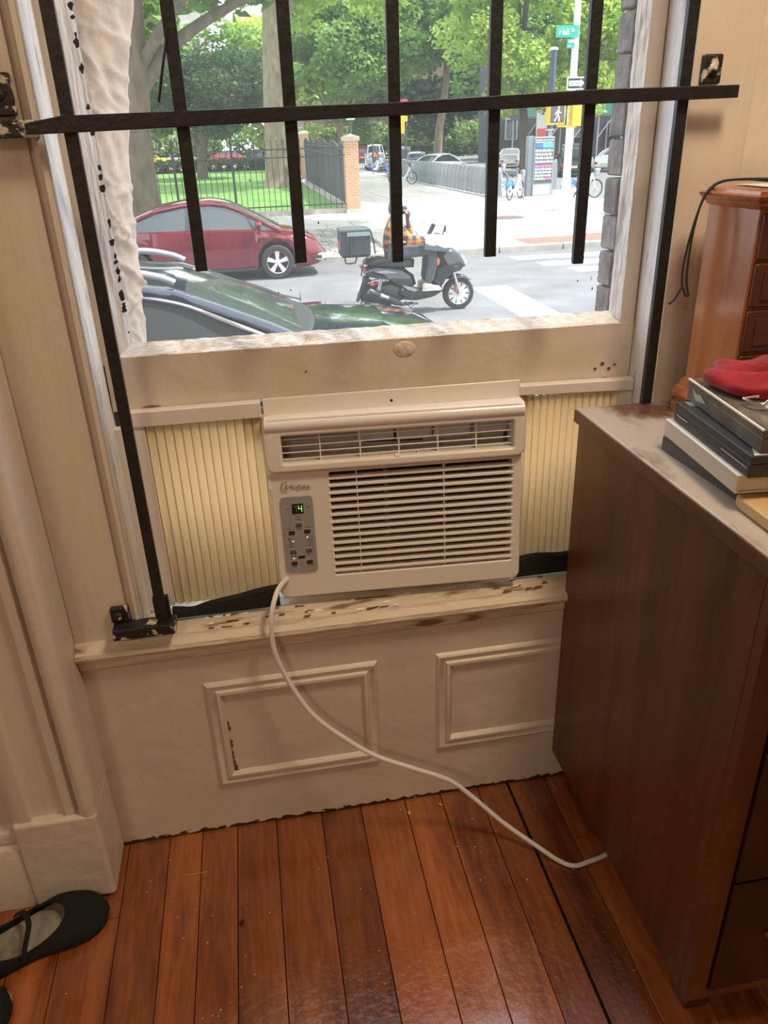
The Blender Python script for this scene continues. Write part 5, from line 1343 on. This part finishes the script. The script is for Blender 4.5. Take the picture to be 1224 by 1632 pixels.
dv = pnt.nodes.new('ShaderNodeMath'); dv.operation = 'MULTIPLY'; dv.inputs[1].default_value = .5; pnt.links.new(sm_.outputs[0], dv.inputs[0])
rp = pnt.nodes.new('ShaderNodeValToRGB'); rp.color_ramp.elements[0].color = (.72, .27, .03, 1); rp.color_ramp.elements[1].color = (.035, .045, .065, 1)
e_ = rp.color_ramp.elements.new(.5); e_.color = (.38, .15, .05, 1)
rp.color_ramp.interpolation = 'CONSTANT'; rp.color_ramp.elements[1].position = .4; rp.color_ramp.elements[2].position = .9
pnt.links.new(dv.outputs[0], rp.inputs['Fac']); pnt.links.new(rp.outputs['Color'], ppb.inputs['Base Color']); ppb.inputs['Roughness'].default_value = .9
PLAID = pm
JEAN = mat('faded_black_jeans', (.075, .085, .092), .85, var=.25, vscale=18)
rd = thing('person', 'person in an orange plaid shirt and helmet riding the scooter, one hand at the chin', 'person', M=SCM)
J = {'pelvis': ((-.36, 0, .90), (.125, .14)), 'waist': ((-.40, 0, 1.02), (.11, .135)), 'chest': ((-.42, 0, 1.19), (.11, .155)), 'neckb': ((-.385, 0, 1.335), .060), 'neck': ((-.36, 0, 1.39), .052), 'head': ((-.325, 0, 1.475), (.088, .076)), 'crown': ((-.335, 0, 1.555), (.085, .075)), 'brow': ((-.285, 0, 1.505), (.06, .055)), 'chin': ((-.270, 0, 1.425), (.042, .040)),
     'shn': ((-.40, -.185, 1.27), .062), 'eln': ((-.18, -.27, 1.06), .046), 'wrn': ((.06, -.285, 1.055), .032), 'han': ((.12, -.29, 1.06), .034),
     'shf': ((-.40, .185, 1.27), .062), 'elf': ((-.10, .20, 1.11), .046), 'wrf': ((-.185, .09, 1.315), .030), 'haf': ((-.195, .055, 1.375), .032),
     'hpn': ((-.34, -.10, .88), .098), 'knn': ((.20, -.17, .90), .070), 'ann': ((.135, -.18, .44), .042), 'hen': ((.11, -.18, .385), .040), 'ton': ((.29, -.19, .375), .034),
     'hpf': ((-.34, .10, .88), .098), 'knf': ((.20, .15, .90), .070), 'anf': ((.15, .16, .44), .042), 'hef': ((.12, .16, .385), .040), 'tof': ((.30, .17, .375), .034)}
for k_ in J:
    (p_, r_) = J[k_]
    dx_ = {'pelvis': .03, 'waist': .04, 'chest': .06, 'hpn': .02, 'hpf': .02, 'shn': .07, 'shf': .07, 'neckb': .085, 'neck': .10, 'head': .075, 'crown': .075, 'brow': .075, 'chin': .075, 'elf': .05, 'eln': .03, 'wrf': .075, 'haf': .085}.get(k_, 0)
    J[k_] = ((p_[0]+dx_, p_[1], p_[2]), r_)
HX = .075
fing = []
for i, (dx, dy, dz, L) in enumerate(((.028, -.012, .030, 1.0), (.030, -.030, .018, 1.05), (.026, -.044, .004, 1.0), (.020, -.052, -.012, .8))):
    a, b, c = 'f%da' % i, 'f%db' % i, 'f%dc' % i
    J[a] = ((-.11+dx, .055+dy*.5, 1.375+dz), .0095); J[b] = ((-.11+dx-.020*L, .055+dy*1.2, 1.375+dz+.022*L), .009); J[c] = ((-.11+dx-.042*L, .055+dy*1.35, 1.375+dz+.024*L), .008)
    fing += [('haf', a), (a, b), (b, c)]
J['tha'] = ((-.137, .050, 1.385), .010); J['thb'] = ((-.155, .035, 1.410), .009); fing += [('haf', 'tha'), ('tha', 'thb')]
for i, dy in enumerate((-.024, -.008, .008, .022)):
    a, b = 'g%da' % i, 'g%db' % i
    J[a] = ((.165, -.29+dy, 1.075), .0095); J[b] = ((.168, -.29+dy, 1.038), .009); fing += [('han', a), (a, b)]
J['gta'] = ((.13, -.25, 1.045), .010); J['gtb'] = ((.16, -.245, 1.04), .009); fing += [('han', 'gta'), ('gta', 'gtb')]
E1 = [('pelvis', 'waist'), ('waist', 'chest'), ('chest', 'neckb'), ('neckb', 'neck'), ('neck', 'head'), ('head', 'crown'), ('head', 'brow'), ('head', 'chin'), ('chest', 'shn'), ('shn', 'eln'), ('eln', 'wrn'), ('wrn', 'han'), ('chest', 'shf'), ('shf', 'elf'), ('elf', 'wrf'), ('wrf', 'haf'),
      ('pelvis', 'hpn'), ('hpn', 'knn'), ('knn', 'ann'), ('ann', 'hen'), ('hen', 'ton'), ('pelvis', 'hpf'), ('hpf', 'knf'), ('knf', 'anf'), ('anf', 'hef'), ('hef', 'tof')] + fing
figure('body', J, E1, SKIN, rd)
def grow(keys, d, over={}):
    out = {}
    for k in keys:
        q = over.get(k, J[k][1]); q = q if isinstance(q, tuple) else (q, q)
        out[k] = (J[k][0], (q[0]+d, q[1]+d))
    return out
S = grow(['pelvis', 'waist', 'chest', 'neckb', 'shn', 'eln', 'wrn', 'shf', 'elf'], .026, {'neckb': .055, 'wrn': .036})
S['cuff'] = ((-.08, .15, 1.22), .050); S['pelvis'] = ((-.325, 0, .87), (.165, .175)); S['waist'] = ((-.375, 0, 1.0), (.15, .165)); S.pop('front', None)
figure('shirt', S, [('pelvis', 'waist'), ('waist', 'chest'), ('chest', 'neckb'), ('chest', 'shn'), ('shn', 'eln'), ('eln', 'wrn'), ('chest', 'shf'), ('shf', 'elf'), ('elf', 'cuff')], PLAID, rd)
P = grow(['pelvis', 'hpn', 'knn', 'ann', 'hpf', 'knf', 'anf'], .016, {'ann': .052, 'anf': .052})
P['shn2'] = ((.19, -.175, .66), .078); P['shf2'] = ((.19, .16, .66), .078); P['thn'] = ((-.07, -.14, .90), .096); P['thf'] = ((-.07, .13, .90), .096)
figure('jeans', P, [('pelvis', 'hpn'), ('hpn', 'thn'), ('thn', 'knn'), ('knn', 'shn2'), ('shn2', 'ann'), ('pelvis', 'hpf'), ('hpf', 'thf'), ('thf', 'knf'), ('knf', 'shf2'), ('shf2', 'anf')], JEAN, rd)
SHOE = mat('pale_sneaker', (.62, .55, .47), .7, var=.15, vscale=20)
for s, y in ((-1, -.185), (1, .165)):
    sh_ = obj('sneaker', MB().puff([(.045, .345), (.045, .42), (.085, .445), (.145, .435), (.21, .41), (.29, .395), (.325, .365), (.322, .345)], y, .105), SHOE, rd, world=False, smooth=60)
    obj('sneaker_sole', MB().puff([(.04, .333), (.04, .352), (.15, .356), (.33, .352), (.328, .335)], y, .112), mat('sole_white', (.7, .67, .62), .6), sh_, world=False, smooth=60)
HELM = mat('dark_grey_helmet', (.06, .062, .062), .3)
hl = obj('helmet', MB().grid(lambda u, v: V((-.335 + .128*math.cos(PI*.5*(1-u*1.28))*math.cos(2*PI*v) - .012, .112*math.cos(PI*.5*(1-u*1.28))*math.sin(2*PI*v), 1.515 + .125*math.sin(PI*.5*(1-u*1.28)) - (.055*max(0, -math.cos(2*PI*v))*u))), 16, 28), HELM, rd, world=False, smooth=180, solid=.012)
obj('helmet_white_front', MB().grid(lambda u, v: V((-.337 + .136*math.sin(PI*.5*u*1.08)*math.cos(1.7*(v*2-1)) - .008, .121*math.sin(PI*.5*u*1.08)*math.sin(1.7*(v*2-1)), 1.520 + .131*math.cos(PI*.5*u*1.08))), 12, 14), mat('pale_helmet_shell', (.55, .58, .63), .3), hl, world=False, smooth=180, solid=.006)
obj('helmet_peak', MB().grid(lambda u, v: V((-.225 + .14*u*(1-.25*(v*2-1)**2), .10*(v*2-1)*(1-.25*u), 1.545 + .035*(1-u) + .012*(1-(v*2-1)**2) + .018*u)), 6, 10), mat('pale_helmet_peak', (.62, .65, .70), .3), hl, world=False, smooth=180, solid=.010)
obj('chin_strap', MB().tube(smooth_path([(-.36, -.095, 1.48), (-.31, -.085, 1.41), (-.285, 0, 1.385), (-.31, .085, 1.41), (-.36, .095, 1.48)], 5), .008, 5), BLACK, hl, world=False)
obj('nose', MB().ell((-.222, 0, 1.468), (.020, .015, .022), 8, 6), SKIN, rd, world=False, smooth=180)
for s in (-1, 1):
    obj('eye', MB().ell((-.236, s*.030, 1.495), (.010, .013, .007), 8, 6), mat('eye_white_dark', (.12, .1, .09), .2), rd, world=False, smooth=180)
    obj('ear', MB().ell((-.335, s*.080, 1.475), (.022, .012, .032), 8, 6), SKIN, rd, world=False, smooth=180)
obj('mouth', MB().ell((-.232, 0, 1.438), (.010, .022, .006), 8, 6), mat('lips', (.20, .07, .06), .5), rd, world=False, smooth=180)
obj('beard', MB().ell((-.262, 0, 1.415), (.036, .046, .026), 10, 7), mat('dark_beard', (.03, .025, .022), .95), rd, world=False, smooth=180)

for o in KIDS(rd):
    if o.name.split('.')[0] in ('helmet', 'nose', 'eye', 'ear', 'mouth', 'beard'): o.location.x += HX

# ------------------------------------------------------------------ rental bicycles, dock, kiosk
BWHITE = mat('silver_white_frame', (.62, .63, .64), .4); BBLUE = mat('blue_fender', (.03, .17, .62), .4)
def bicycle(label, M, group='rental bicycles at the dock'):
    r = thing('rental_bicycle', label, 'bicycle', M=M, group=group)
    for (x, nm) in ((-.55, 'rear_wheel'), (.55, 'front_wheel')):
        ring = [V((x+.31*math.cos(a), 0, .33+.31*math.sin(a))) for a in [2*PI*k/24 for k in range(25)]]
        w_ = obj('wheel', MB().tube(ring, .024, 6), TIRE, r, world=False, smooth=60)
        sp = MB()
        for k in range(10):
            a = 2*PI*k/10; sp.tube([(x, 0, .33), (x+.3*math.cos(a), 0, .33+.3*math.sin(a))], .004, 4)
        sp.lathe([(.05, -.05), (.05, .05)], 8, T(x, 0, .33) @ RX(PI/2))
        obj('spokes', sp, STEEL, w_, world=False, kind='stuff')
    obj('frame', MB().tube(smooth_path([(.40, 0, .88), (.34, 0, .66), (.12, 0, .36), (-.12, 0, .30), (-.52, 0, .34)], 5), [.055]*21, 8).tube([(-.10, 0, .30), (-.24, 0, .78)], .038, 8).tube([(.40, -.05, .86), (.52, -.055, .34)], .022, 6).tube([(.40, .05, .86), (.52, .055, .34)], .022, 6), BWHITE, r, world=False, smooth=60)
    obj('chain_guard', MB().puff([(-.5, .28), (-.5, .38), (-.1, .42), (.05, .36), (.05, .26), (-.1, .22)], -.06, .05), BWHITE, r, world=False, smooth=60)
    obj('rear_fender', MB().grid(lambda u, v: V((-.55 + .37*math.cos(math.radians(5+165*u))*1.0, (v-.5)*.12, .33 + .37*math.sin(math.radians(5+165*u)))), 14, 4).puff([(-.80, .44), (-.74, .60), (-.60, .70), (-.40, .68), (-.26, .52), (-.40, .50), (-.55, .54)], 0, .13), BBLUE, r, world=False, smooth=60)
    obj('front_fender', MB().grid(lambda u, v: V((.55 + .36*math.cos(math.radians(20+140*u)), (v-.5)*.09, .33 + .36*math.sin(math.radians(20+140*u)))), 12, 3), BWHITE, r, world=False, smooth=60)
    obj('seat', MB().puff([(-.40, .84), (-.38, .90), (-.22, .89), (-.08, .87), (-.10, .84), (-.26, .82)], 0, .16).tube([(-.24, 0, .76), (-.25, 0, .85)], .02, 6), BLACK, r, world=False, smooth=60)
    obj('handlebar', MB().tube(smooth_path([(.26, -.28, 1.08), (.36, -.16, 1.08), (.40, 0, 1.02), (.36, .16, 1.08), (.26, .28, 1.08)], 4), .018, 6).tube([(.40, 0, .86), (.40, 0, 1.03)], .03, 6), BLACK, r, world=False, smooth=60)
    obj('basket', MB().puff([(.44, .74), (.44, 1.02), (.68, 1.04), (.62, .78)], 0, .30), mat('grey_basket', (.28, .29, .30), .6), r, world=False)
    return r
b0 = bicycle('blue fendered rental bicycle parked left of the grey kiosk', T(10.5, 29.35, SZ) @ RZ(math.radians(50)))
for (x, y, a, lab) in ((8.9, 43.5, 14, 'blue fendered rental bicycle leaning in the middle of the sidewalk dock'), (10.3, 61, 60, 'farther of two blue rental bicycles just right of the corner pillar'), (10.75, 57.5, 60, 'nearer of two blue rental bicycles just right of the corner pillar'), (12.75, 28.2, 8, 'blue rental bicycle half hidden behind the white signal pole'), (12.0, 37.0, 20, 'rental bicycle docked far behind the kiosk with only its handlebar showing')):
    place(copy_tree(b0, label=lab), M=T(x, y, SZ) @ RZ(math.radians(a)))
DOCKM = mat('grey_dock', (.23, .25, .26), .5, var=.1, vscale=3, rnd=.12)
dk = thing('bicycle_dock', 'long row of grey bicycle dock posts along the sidewalk edge', 'bike dock', (10.25, 40, SZ))
obj('ground_plate', MB().box((9.9, 30.6, SZ), (11.0, 56, SZ+.05)), mat('plate_grey', (.3, .31, .31), .6), dk)
d0 = None
for i in range(33):
    y = 31.0 + i*.76
    if d0 is None:
        d0 = obj('dock_post', MB().prism([(-.16, 0), (-.10, .80), (-.02, 1.06), (.14, 1.06), (.22, .80), (.30, 0)], -.11, .11, 'y'), DOCKM, dk, world=False, bev=.03); c = d0
    else:
        c = d0.copy(); COL.objects.link(c)
    c.location = V((10.2 + .02*i*.3, y, SZ+.05)) - V((10.25, 40, SZ))
ks = thing('bike_kiosk', 'tall grey bicycle rental kiosk with a panel of white text lines', 'kiosk', (11.72, 29.75, SZ))
KG = mat('kiosk_grey', (.30, .33, .35), .45); KD = mat('kiosk_dark', (.20, .23, .26), .5)
obj('cabinet', MB().box((-.40, -.05, .0), (.42, .35, 2.16)), KG, ks, world=False, bev=.02)
obj('side_panel', MB().box((-.62, .0, .0), (-.405, .30, 2.20)), KD, ks, world=False, bev=.02)
obj('back_panel', MB().box((.425, .02, .0), (.62, .28, 1.30)), KD, ks, world=False, bev=.02)
obj('solar_mast', MB().box((.22, .10, 2.16), (.34, .22, 2.36)).box((.12, .04, 2.36), (.42, .26, 2.42)), KG, ks, world=False)
obj('foot_plate', MB().box((-.75, -.20, 0), (.75, .45, .06)), mat('kiosk_base', (.5, .5, .47), .7), ks, world=False)
sc_ = obj('sign_panel', MB().box((-.36, -.062, .52), (.38, -.052, 2.10)), mat('sign_grey', (.07, .09, .10), .5), ks, world=False)
obj('lower_door', MB().box((-.36, -.060, .10), (.30, -.050, .46)), mat('door_grey', (.50, .54, .55), .5), ks, world=False, bev=.01)
obj('blue_strip', MB().box((-.34, -.068, 1.78), (-.05, -.0625, 1.94)), mat('deep_blue', (.04, .18, .48), .4), sc_, world=False)
obj('cyan_strip', MB().box((-.05, -.068, 1.78), (.36, -.0625, 1.94)), mat('cyan', (.10, .55, .72), .4), sc_, world=False)
TXT = mat('white_text', (.85, .87, .88), .5); PNK = mat('pink_text', (.70, .20, .48), .5)
tl = MB(); q = random.Random(4)
def text_row(mb, z, h, x0=-.34, x1=.36):
    x = x0
    while x < x1-.04:
        w = q.uniform(.06, .17); w = min(w, x1-x)
        mb.box((x, -.068, z), (x+w, -.0625, z+h*.55)); 
        for k in range(int(w/.035)): mb.box((x+k*.035+.004, -.068, z+h*.53), (x+k*.035+.016, -.0625, z+h))
        x += w + .018
text_row(tl, 2.02, .05); text_row(tl, 1.955, .035)
for k in range(4): text_row(tl, 1.64-k*.13, .095)
for k in range(4): text_row(tl, .995-k*.115, .085, -.34, .36 if k < 3 else .10)
obj('white_text_lines', tl, TXT, sc_, world=False, kind='stuff')
tl = MB(); text_row(tl, 1.10, .11); text_row(tl, .65, .11, .13, .36)
obj('pink_text_lines', tl, PNK, sc_, world=False, kind='stuff')

# ------------------------------------------------------------------ signal pole and signs
PW = mat('white_grey_pole', (.72, .73, .74), .45); YEL = mat('signal_yellow', (.75, .50, .02), .45); GRN = mat('street_sign_green', (.01, .38, .26), .4)
sp_ = thing('signal_pole', 'pale signal pole at the corner with street signs and a pedestrian signal', 'signal pole', (10.38, 24, SZ))
O = lambda n, mb, m, p=sp_, **k: obj(n, mb, m, p, world=True, **k)
O('pole', MB().tube([(10.38, 24, SZ), (10.38, 24, SZ+.9)], [.15, .15], 14).tube([(10.38, 24, SZ+.9), (10.38, 24, 6.5)], [.125, .085], 14), PW, smooth=60)
O('pole_base', MB().lathe([(.28, 0), (.27, .25), (.20, .55), (.16, .62)], 14, T(10.38, 24, SZ)), mat('base_pale', (.66, .66, .62), .6), smooth=40)
O('control_box', MB().box((9.98, 23.9, SZ), (10.2, 24.15, SZ+.62)), PW, bev=.02)
gs = O('street_sign', MB().box((9.70, 23.86, 4.03), (10.42, 23.885, 4.34)), GRN, label='green street name sign reading Hall St')
O('lettering', text_mb('Hall', .24, .30, .004, T(9.80, 23.855, 4.09)), TXT, gs)
O('lettering', text_mb('St', .13, .10, .004, T(10.17, 23.855, 4.17)), TXT, gs)
gs2 = O('street_sign', MB().box((10.08, 23.92, 3.76), (10.36, 23.94, 4.01)), GRN, label='smaller green street name sign below')
O('lettering', MB().box((10.13, 23.915, 3.90), (10.32, 23.9195, 3.97)).box((10.11, 23.915, 3.80), (10.20, 23.9195, 3.83)), TXT, gs2)
ow = O('one_way_sign', MB().box((10.13, 23.84, 2.66), (10.75, 23.86, 3.00)), TXT, label='black and white one way arrow sign')
O('black_field', MB().box((10.165, 23.834, 2.695), (10.715, 23.8395, 2.965)), BLACK, ow)
O('white_arrow', MB().prism([(10.19, 2.76), (10.55, 2.76), (10.55, 2.72), (10.69, 2.83), (10.55, 2.94), (10.55, 2.90), (10.19, 2.90)], 23.828, 23.8335, 'y'), TXT, ow)
O('lettering', text_mb('ONE WAY', .10, .32, .002, T(10.22, 23.8255, 2.795)), BLACK, ow)
ps = O('pedestrian_signal', MB().box((9.55, 23.70, 1.72), (10.10, 24.0, 2.30)), YEL, bev=.04, seg=3)
O('signal_face', MB().box((9.60, 23.690, 1.77), (10.05, 23.71, 2.25)), mat('signal_dark_face', (.10, .09, .085), .5), ps, bev=.02)
WALK = glow('walk_white', (1, 1, 1), 1.3)
wk = MB().ell((9.86, 23.682, 2.19), (.030, .006, .036), 10, 6)
wk.tube([(9.85, 23.682, 2.14), (9.835, 23.682, 1.99)], .033, 6).tube([(9.835, 23.682, 2.0), (9.885, 23.682, 1.90), (9.875, 23.682, 1.80)], .020, 6).tube([(9.835, 23.682, 2.0), (9.79, 23.682, 1.90), (9.73, 23.682, 1.82)], .020, 6)
wk.tube([(9.85, 23.682, 2.12), (9.915, 23.682, 2.04), (9.95, 23.682, 2.05)], .014, 6).tube([(9.84, 23.682, 2.12), (9.78, 23.682, 2.06), (9.75, 23.682, 1.98)], .014, 6)
O('walking_figure', wk, WALK, ps)
ts = O('signal_head', MB().box((10.28, 23.62, 1.66), (10.62, 23.86, 2.36)), YEL, bev=.03, seg=3)
O('mounting_arm', MB().tube([(9.8, 23.85, 2.33), (10.5, 23.85, 2.38)], .035, 8).tube([(9.9, 23.85, 1.69), (10.5, 23.85, 1.66)], .035, 8), YEL, smooth=60)
dp = thing('dark_pole', 'short dark blue pole with a pale cap behind the street signs', 'pole', (12.4, 31, SZ))
obj('shaft', MB().tube([(12.4, 31, SZ), (12.4, 31, 4.35)], .115, 12), mat('dark_blue_pole', (.035, .05, .09), .4), dp, smooth=60)
obj('cap', MB().lathe([(.16, 0), (.17, .06), (.08, .10), (0, .11)], 12, T(12.4, 31, 4.35)), PW, dp, smooth=60)

# ------------------------------------------------------------------ street furniture and buildings far behind
def lamp(label, x, y, zt, h=.45):
    r = thing('street_lamp', label, 'lamp', (x, y, SZ))
    obj('post', MB().tube([(x, y, SZ), (x, y, zt)], .05, 8), mat('lamp_post_dark', (.05, .055, .06), .5), r, smooth=60)
    obj('lantern', MB().box((x-.17, y-.17, zt), (x+.17, y+.17, zt+h)), mat('milky_lantern', (.85, .87, .86), .4), r, bev=.03)
lamp('park lamp with a white lantern rising behind the corner pillar', 5.05, 35.5, 2.30)
lamp('slim lamp post with a white lantern on the sidewalk beyond the pillar', 10.6, 64, 3.2, .8)
ys = thing('traffic_signal', 'yellow traffic signal with a red sign on a dark post down the avenue', 'traffic signal', (13.05, 64, SZ))
obj('post', MB().tube([(13.25, 64, SZ), (13.25, 64, 4.4)], .07, 8), mat('signal_post', (.04, .05, .05), .5), ys, smooth=60)
obj('signal_box', MB().box((12.75, 63.8, 1.9), (13.15, 64.1, 3.5)), YEL, ys, bev=.05)
obj('signal_wing', MB().box((12.5, 63.85, 2.7), (13.4, 64.05, 3.1)), YEL, ys, bev=.05)
obj('red_sign', MB().box((12.65, 63.9, 3.75), (13.45, 63.95, 4.25)), mat('sign_red', (.6, .05, .08), .5), ys)
bs = thing('barrier_sign', 'red and white sign board beside the parked scooters across the avenue', 'sign', (23.6, 62, GZ))
obj('board', MB().box((23.2, 62, 1.0), (24.2, 62.1, 3.6)), mat('pale_board', (.55, .55, .55), .6), bs)
obj('red_panel', MB().box((23.3, 61.95, .5), (24.1, 62.0, 1.9)), mat('sign_red2', (.6, .08, .06), .5), bs)
obj('leg', MB().box((23.3, 62, GZ), (23.4, 62.1, 1.0)), STEEL, bs); obj('leg', MB().box((24.0, 62, GZ), (24.1, 62.1, 1.0)), STEEL, bs)
place(copy_tree(bpy.data.objects['motor_scooter'], label='dark scooter parked across the avenue left of the kiosk', group='scooters parked across the avenue'), M=T(25.3, 61, GZ) @ RZ(.5) @ Matrix.Scale(1.25, 4))
place(copy_tree(bpy.data.objects['motor_scooter'], label='dark scooter parked beside another one, just left of the kiosk top', group='scooters parked across the avenue'), M=T(27.0, 62.5, GZ) @ RZ(2.6) @ Matrix.Scale(1.25, 4))
sd2 = thing('sidewalk_shed', 'green topped sidewalk shed with thin posts in front of a dark building', 'shed', (38, 76, GZ))
SHG = mat('shed_green', (.05, .22, .17), .7, var=.1, vscale=1)
x = 26.5
while x < 52:
    obj('parapet_panel', MB().box((x+.02, 74, 3.0), (x+2.38, 74.15, 4.9)), SHG, sd2)
    obj('shed_post', MB().tube([(x, 74.2, GZ), (x, 74.2, 3.0)], .09, 6), STEEL, sd2); obj('shed_post', MB().tube([(x, 77.5, GZ), (x, 77.5, 3.0)], .09, 6), STEEL, sd2)
    obj('shed_brace', MB().tube([(x, 74.2, 1.0), (x+1.6, 74.2, 3.0)], .05, 5), STEEL, sd2)
    x += 2.4
obj('shed_deck', MB().box((26.4, 74, 2.8), (52.2, 78, 3.0)), mat('deck_dark', (.10, .10, .10), .8), sd2)
def building(label, x0, x1, y, h, wall, rows, cols, win, d=12):
    r = thing('building', label, 'building', ((x0+x1)/2, y, GZ), group='buildings beyond the trees')
    obj('wall', MB().box((x0, y, GZ), (x1, y+d, h)), wall, r)
    obj('cornice', MB().box((x0-.2, y-.3, h-.5), (x1+.2, y, h)), mat('cornice', (.25, .17, .12), .8), r)
    for i in range(cols):
        for j in range(rows):
            xc = x0 + (i+.5)*(x1-x0)/cols; zc = 1.2 + j*3.1
            if zc + 1 > h-.6: continue
            f_ = obj('window', MB().box((xc-.62, y-.12, zc-.1), (xc+.62, y, zc+1.8)), mat('win_frame', (.5, .47, .42), .7), r)
            obj('pane', MB().box((xc-.5, y-.14, zc), (xc+.5, y-.12, zc+1.7)), win, f_)
WN = mat('far_window', (.04, .05, .06), .1)
building('dark building behind the sidewalk shed', 25, 54, 79, 9.5, mat('dark_facade', (.07, .07, .075), .9, var=.1, vscale=.3), 6, 8, WN, 5)
building('brown house front half hidden by leaves beyond the avenue', 10, 36, 121, 18, mat('brown_facade', (.20, .13, .085), .9, var=.1, vscale=.5), 5, 3, WN)
building('red brick house at the right edge above the dark building', 55, 72, 84, 26, mat('red_facade', (.32, .12, .08), .9, var=.1, vscale=.5), 7, 5, WN)
building('pale building far across the park', -30, -2, 125, 20, mat('pale_facade', (.48, .44, .38), .9, var=.1, vscale=.3), 5, 8, WN)
pd_ = thing('person', 'distant person in an orange vest near the two blue bicycles', 'person', M=T(10.95, 65, SZ) @ RZ(1.2))
JJ = {'pelvis': ((0, 0, .95), (.11, .15)), 'chest': ((0, 0, 1.32), (.11, .17)), 'neck': ((.01, 0, 1.52), .05), 'head': ((.03, 0, 1.66), (.085, .075)), 'sl': ((0, .2, 1.42), .06), 'el': ((.03, .27, 1.15), .045), 'wl': ((.12, .24, .92), .033), 'fl': ((.15, .23, .84), .03), 'sr': ((0, -.2, 1.42), .06), 'er': ((.03, -.27, 1.15), .045), 'wr': ((.12, -.24, .92), .033), 'fr': ((.15, -.23, .84), .03),
      'hl': ((0, .1, .9), .09), 'kl': ((.05, .11, .48), .06), 'al': ((0, .11, .09), .045), 'tl': ((.16, .12, .04), .04), 'hr': ((0, -.1, .9), .09), 'kr': ((.08, -.11, .48), .06), 'ar': ((.04, -.11, .09), .045), 'tr': ((.2, -.12, .04), .04)}
figure('body', JJ, [('pelvis', 'chest'), ('chest', 'neck'), ('neck', 'head'), ('chest', 'sl'), ('sl', 'el'), ('el', 'wl'), ('wl', 'fl'), ('chest', 'sr'), ('sr', 'er'), ('er', 'wr'), ('wr', 'fr'), ('pelvis', 'hl'), ('hl', 'kl'), ('kl', 'al'), ('al', 'tl'), ('pelvis', 'hr'), ('hr', 'kr'), ('kr', 'ar'), ('ar', 'tr')], mat('dark_clothes', (.10, .10, .13), .9), pd_)
figure('vest', {'pelvis': ((0, 0, 1.0), (.135, .175)), 'chest': ((0, 0, 1.32), (.135, .19)), 'neck': ((.0, 0, 1.47), (.09, .10))}, [('pelvis', 'chest'), ('chest', 'neck')], mat('orange_vest', (.85, .22, .04), .8), pd_)
figure('head_skin', {'h': ((.03, 0, 1.62), (.088, .078)), 't': ((.03, 0, 1.70), (.092, .082))}, [('h', 't')], SKIN, pd_)
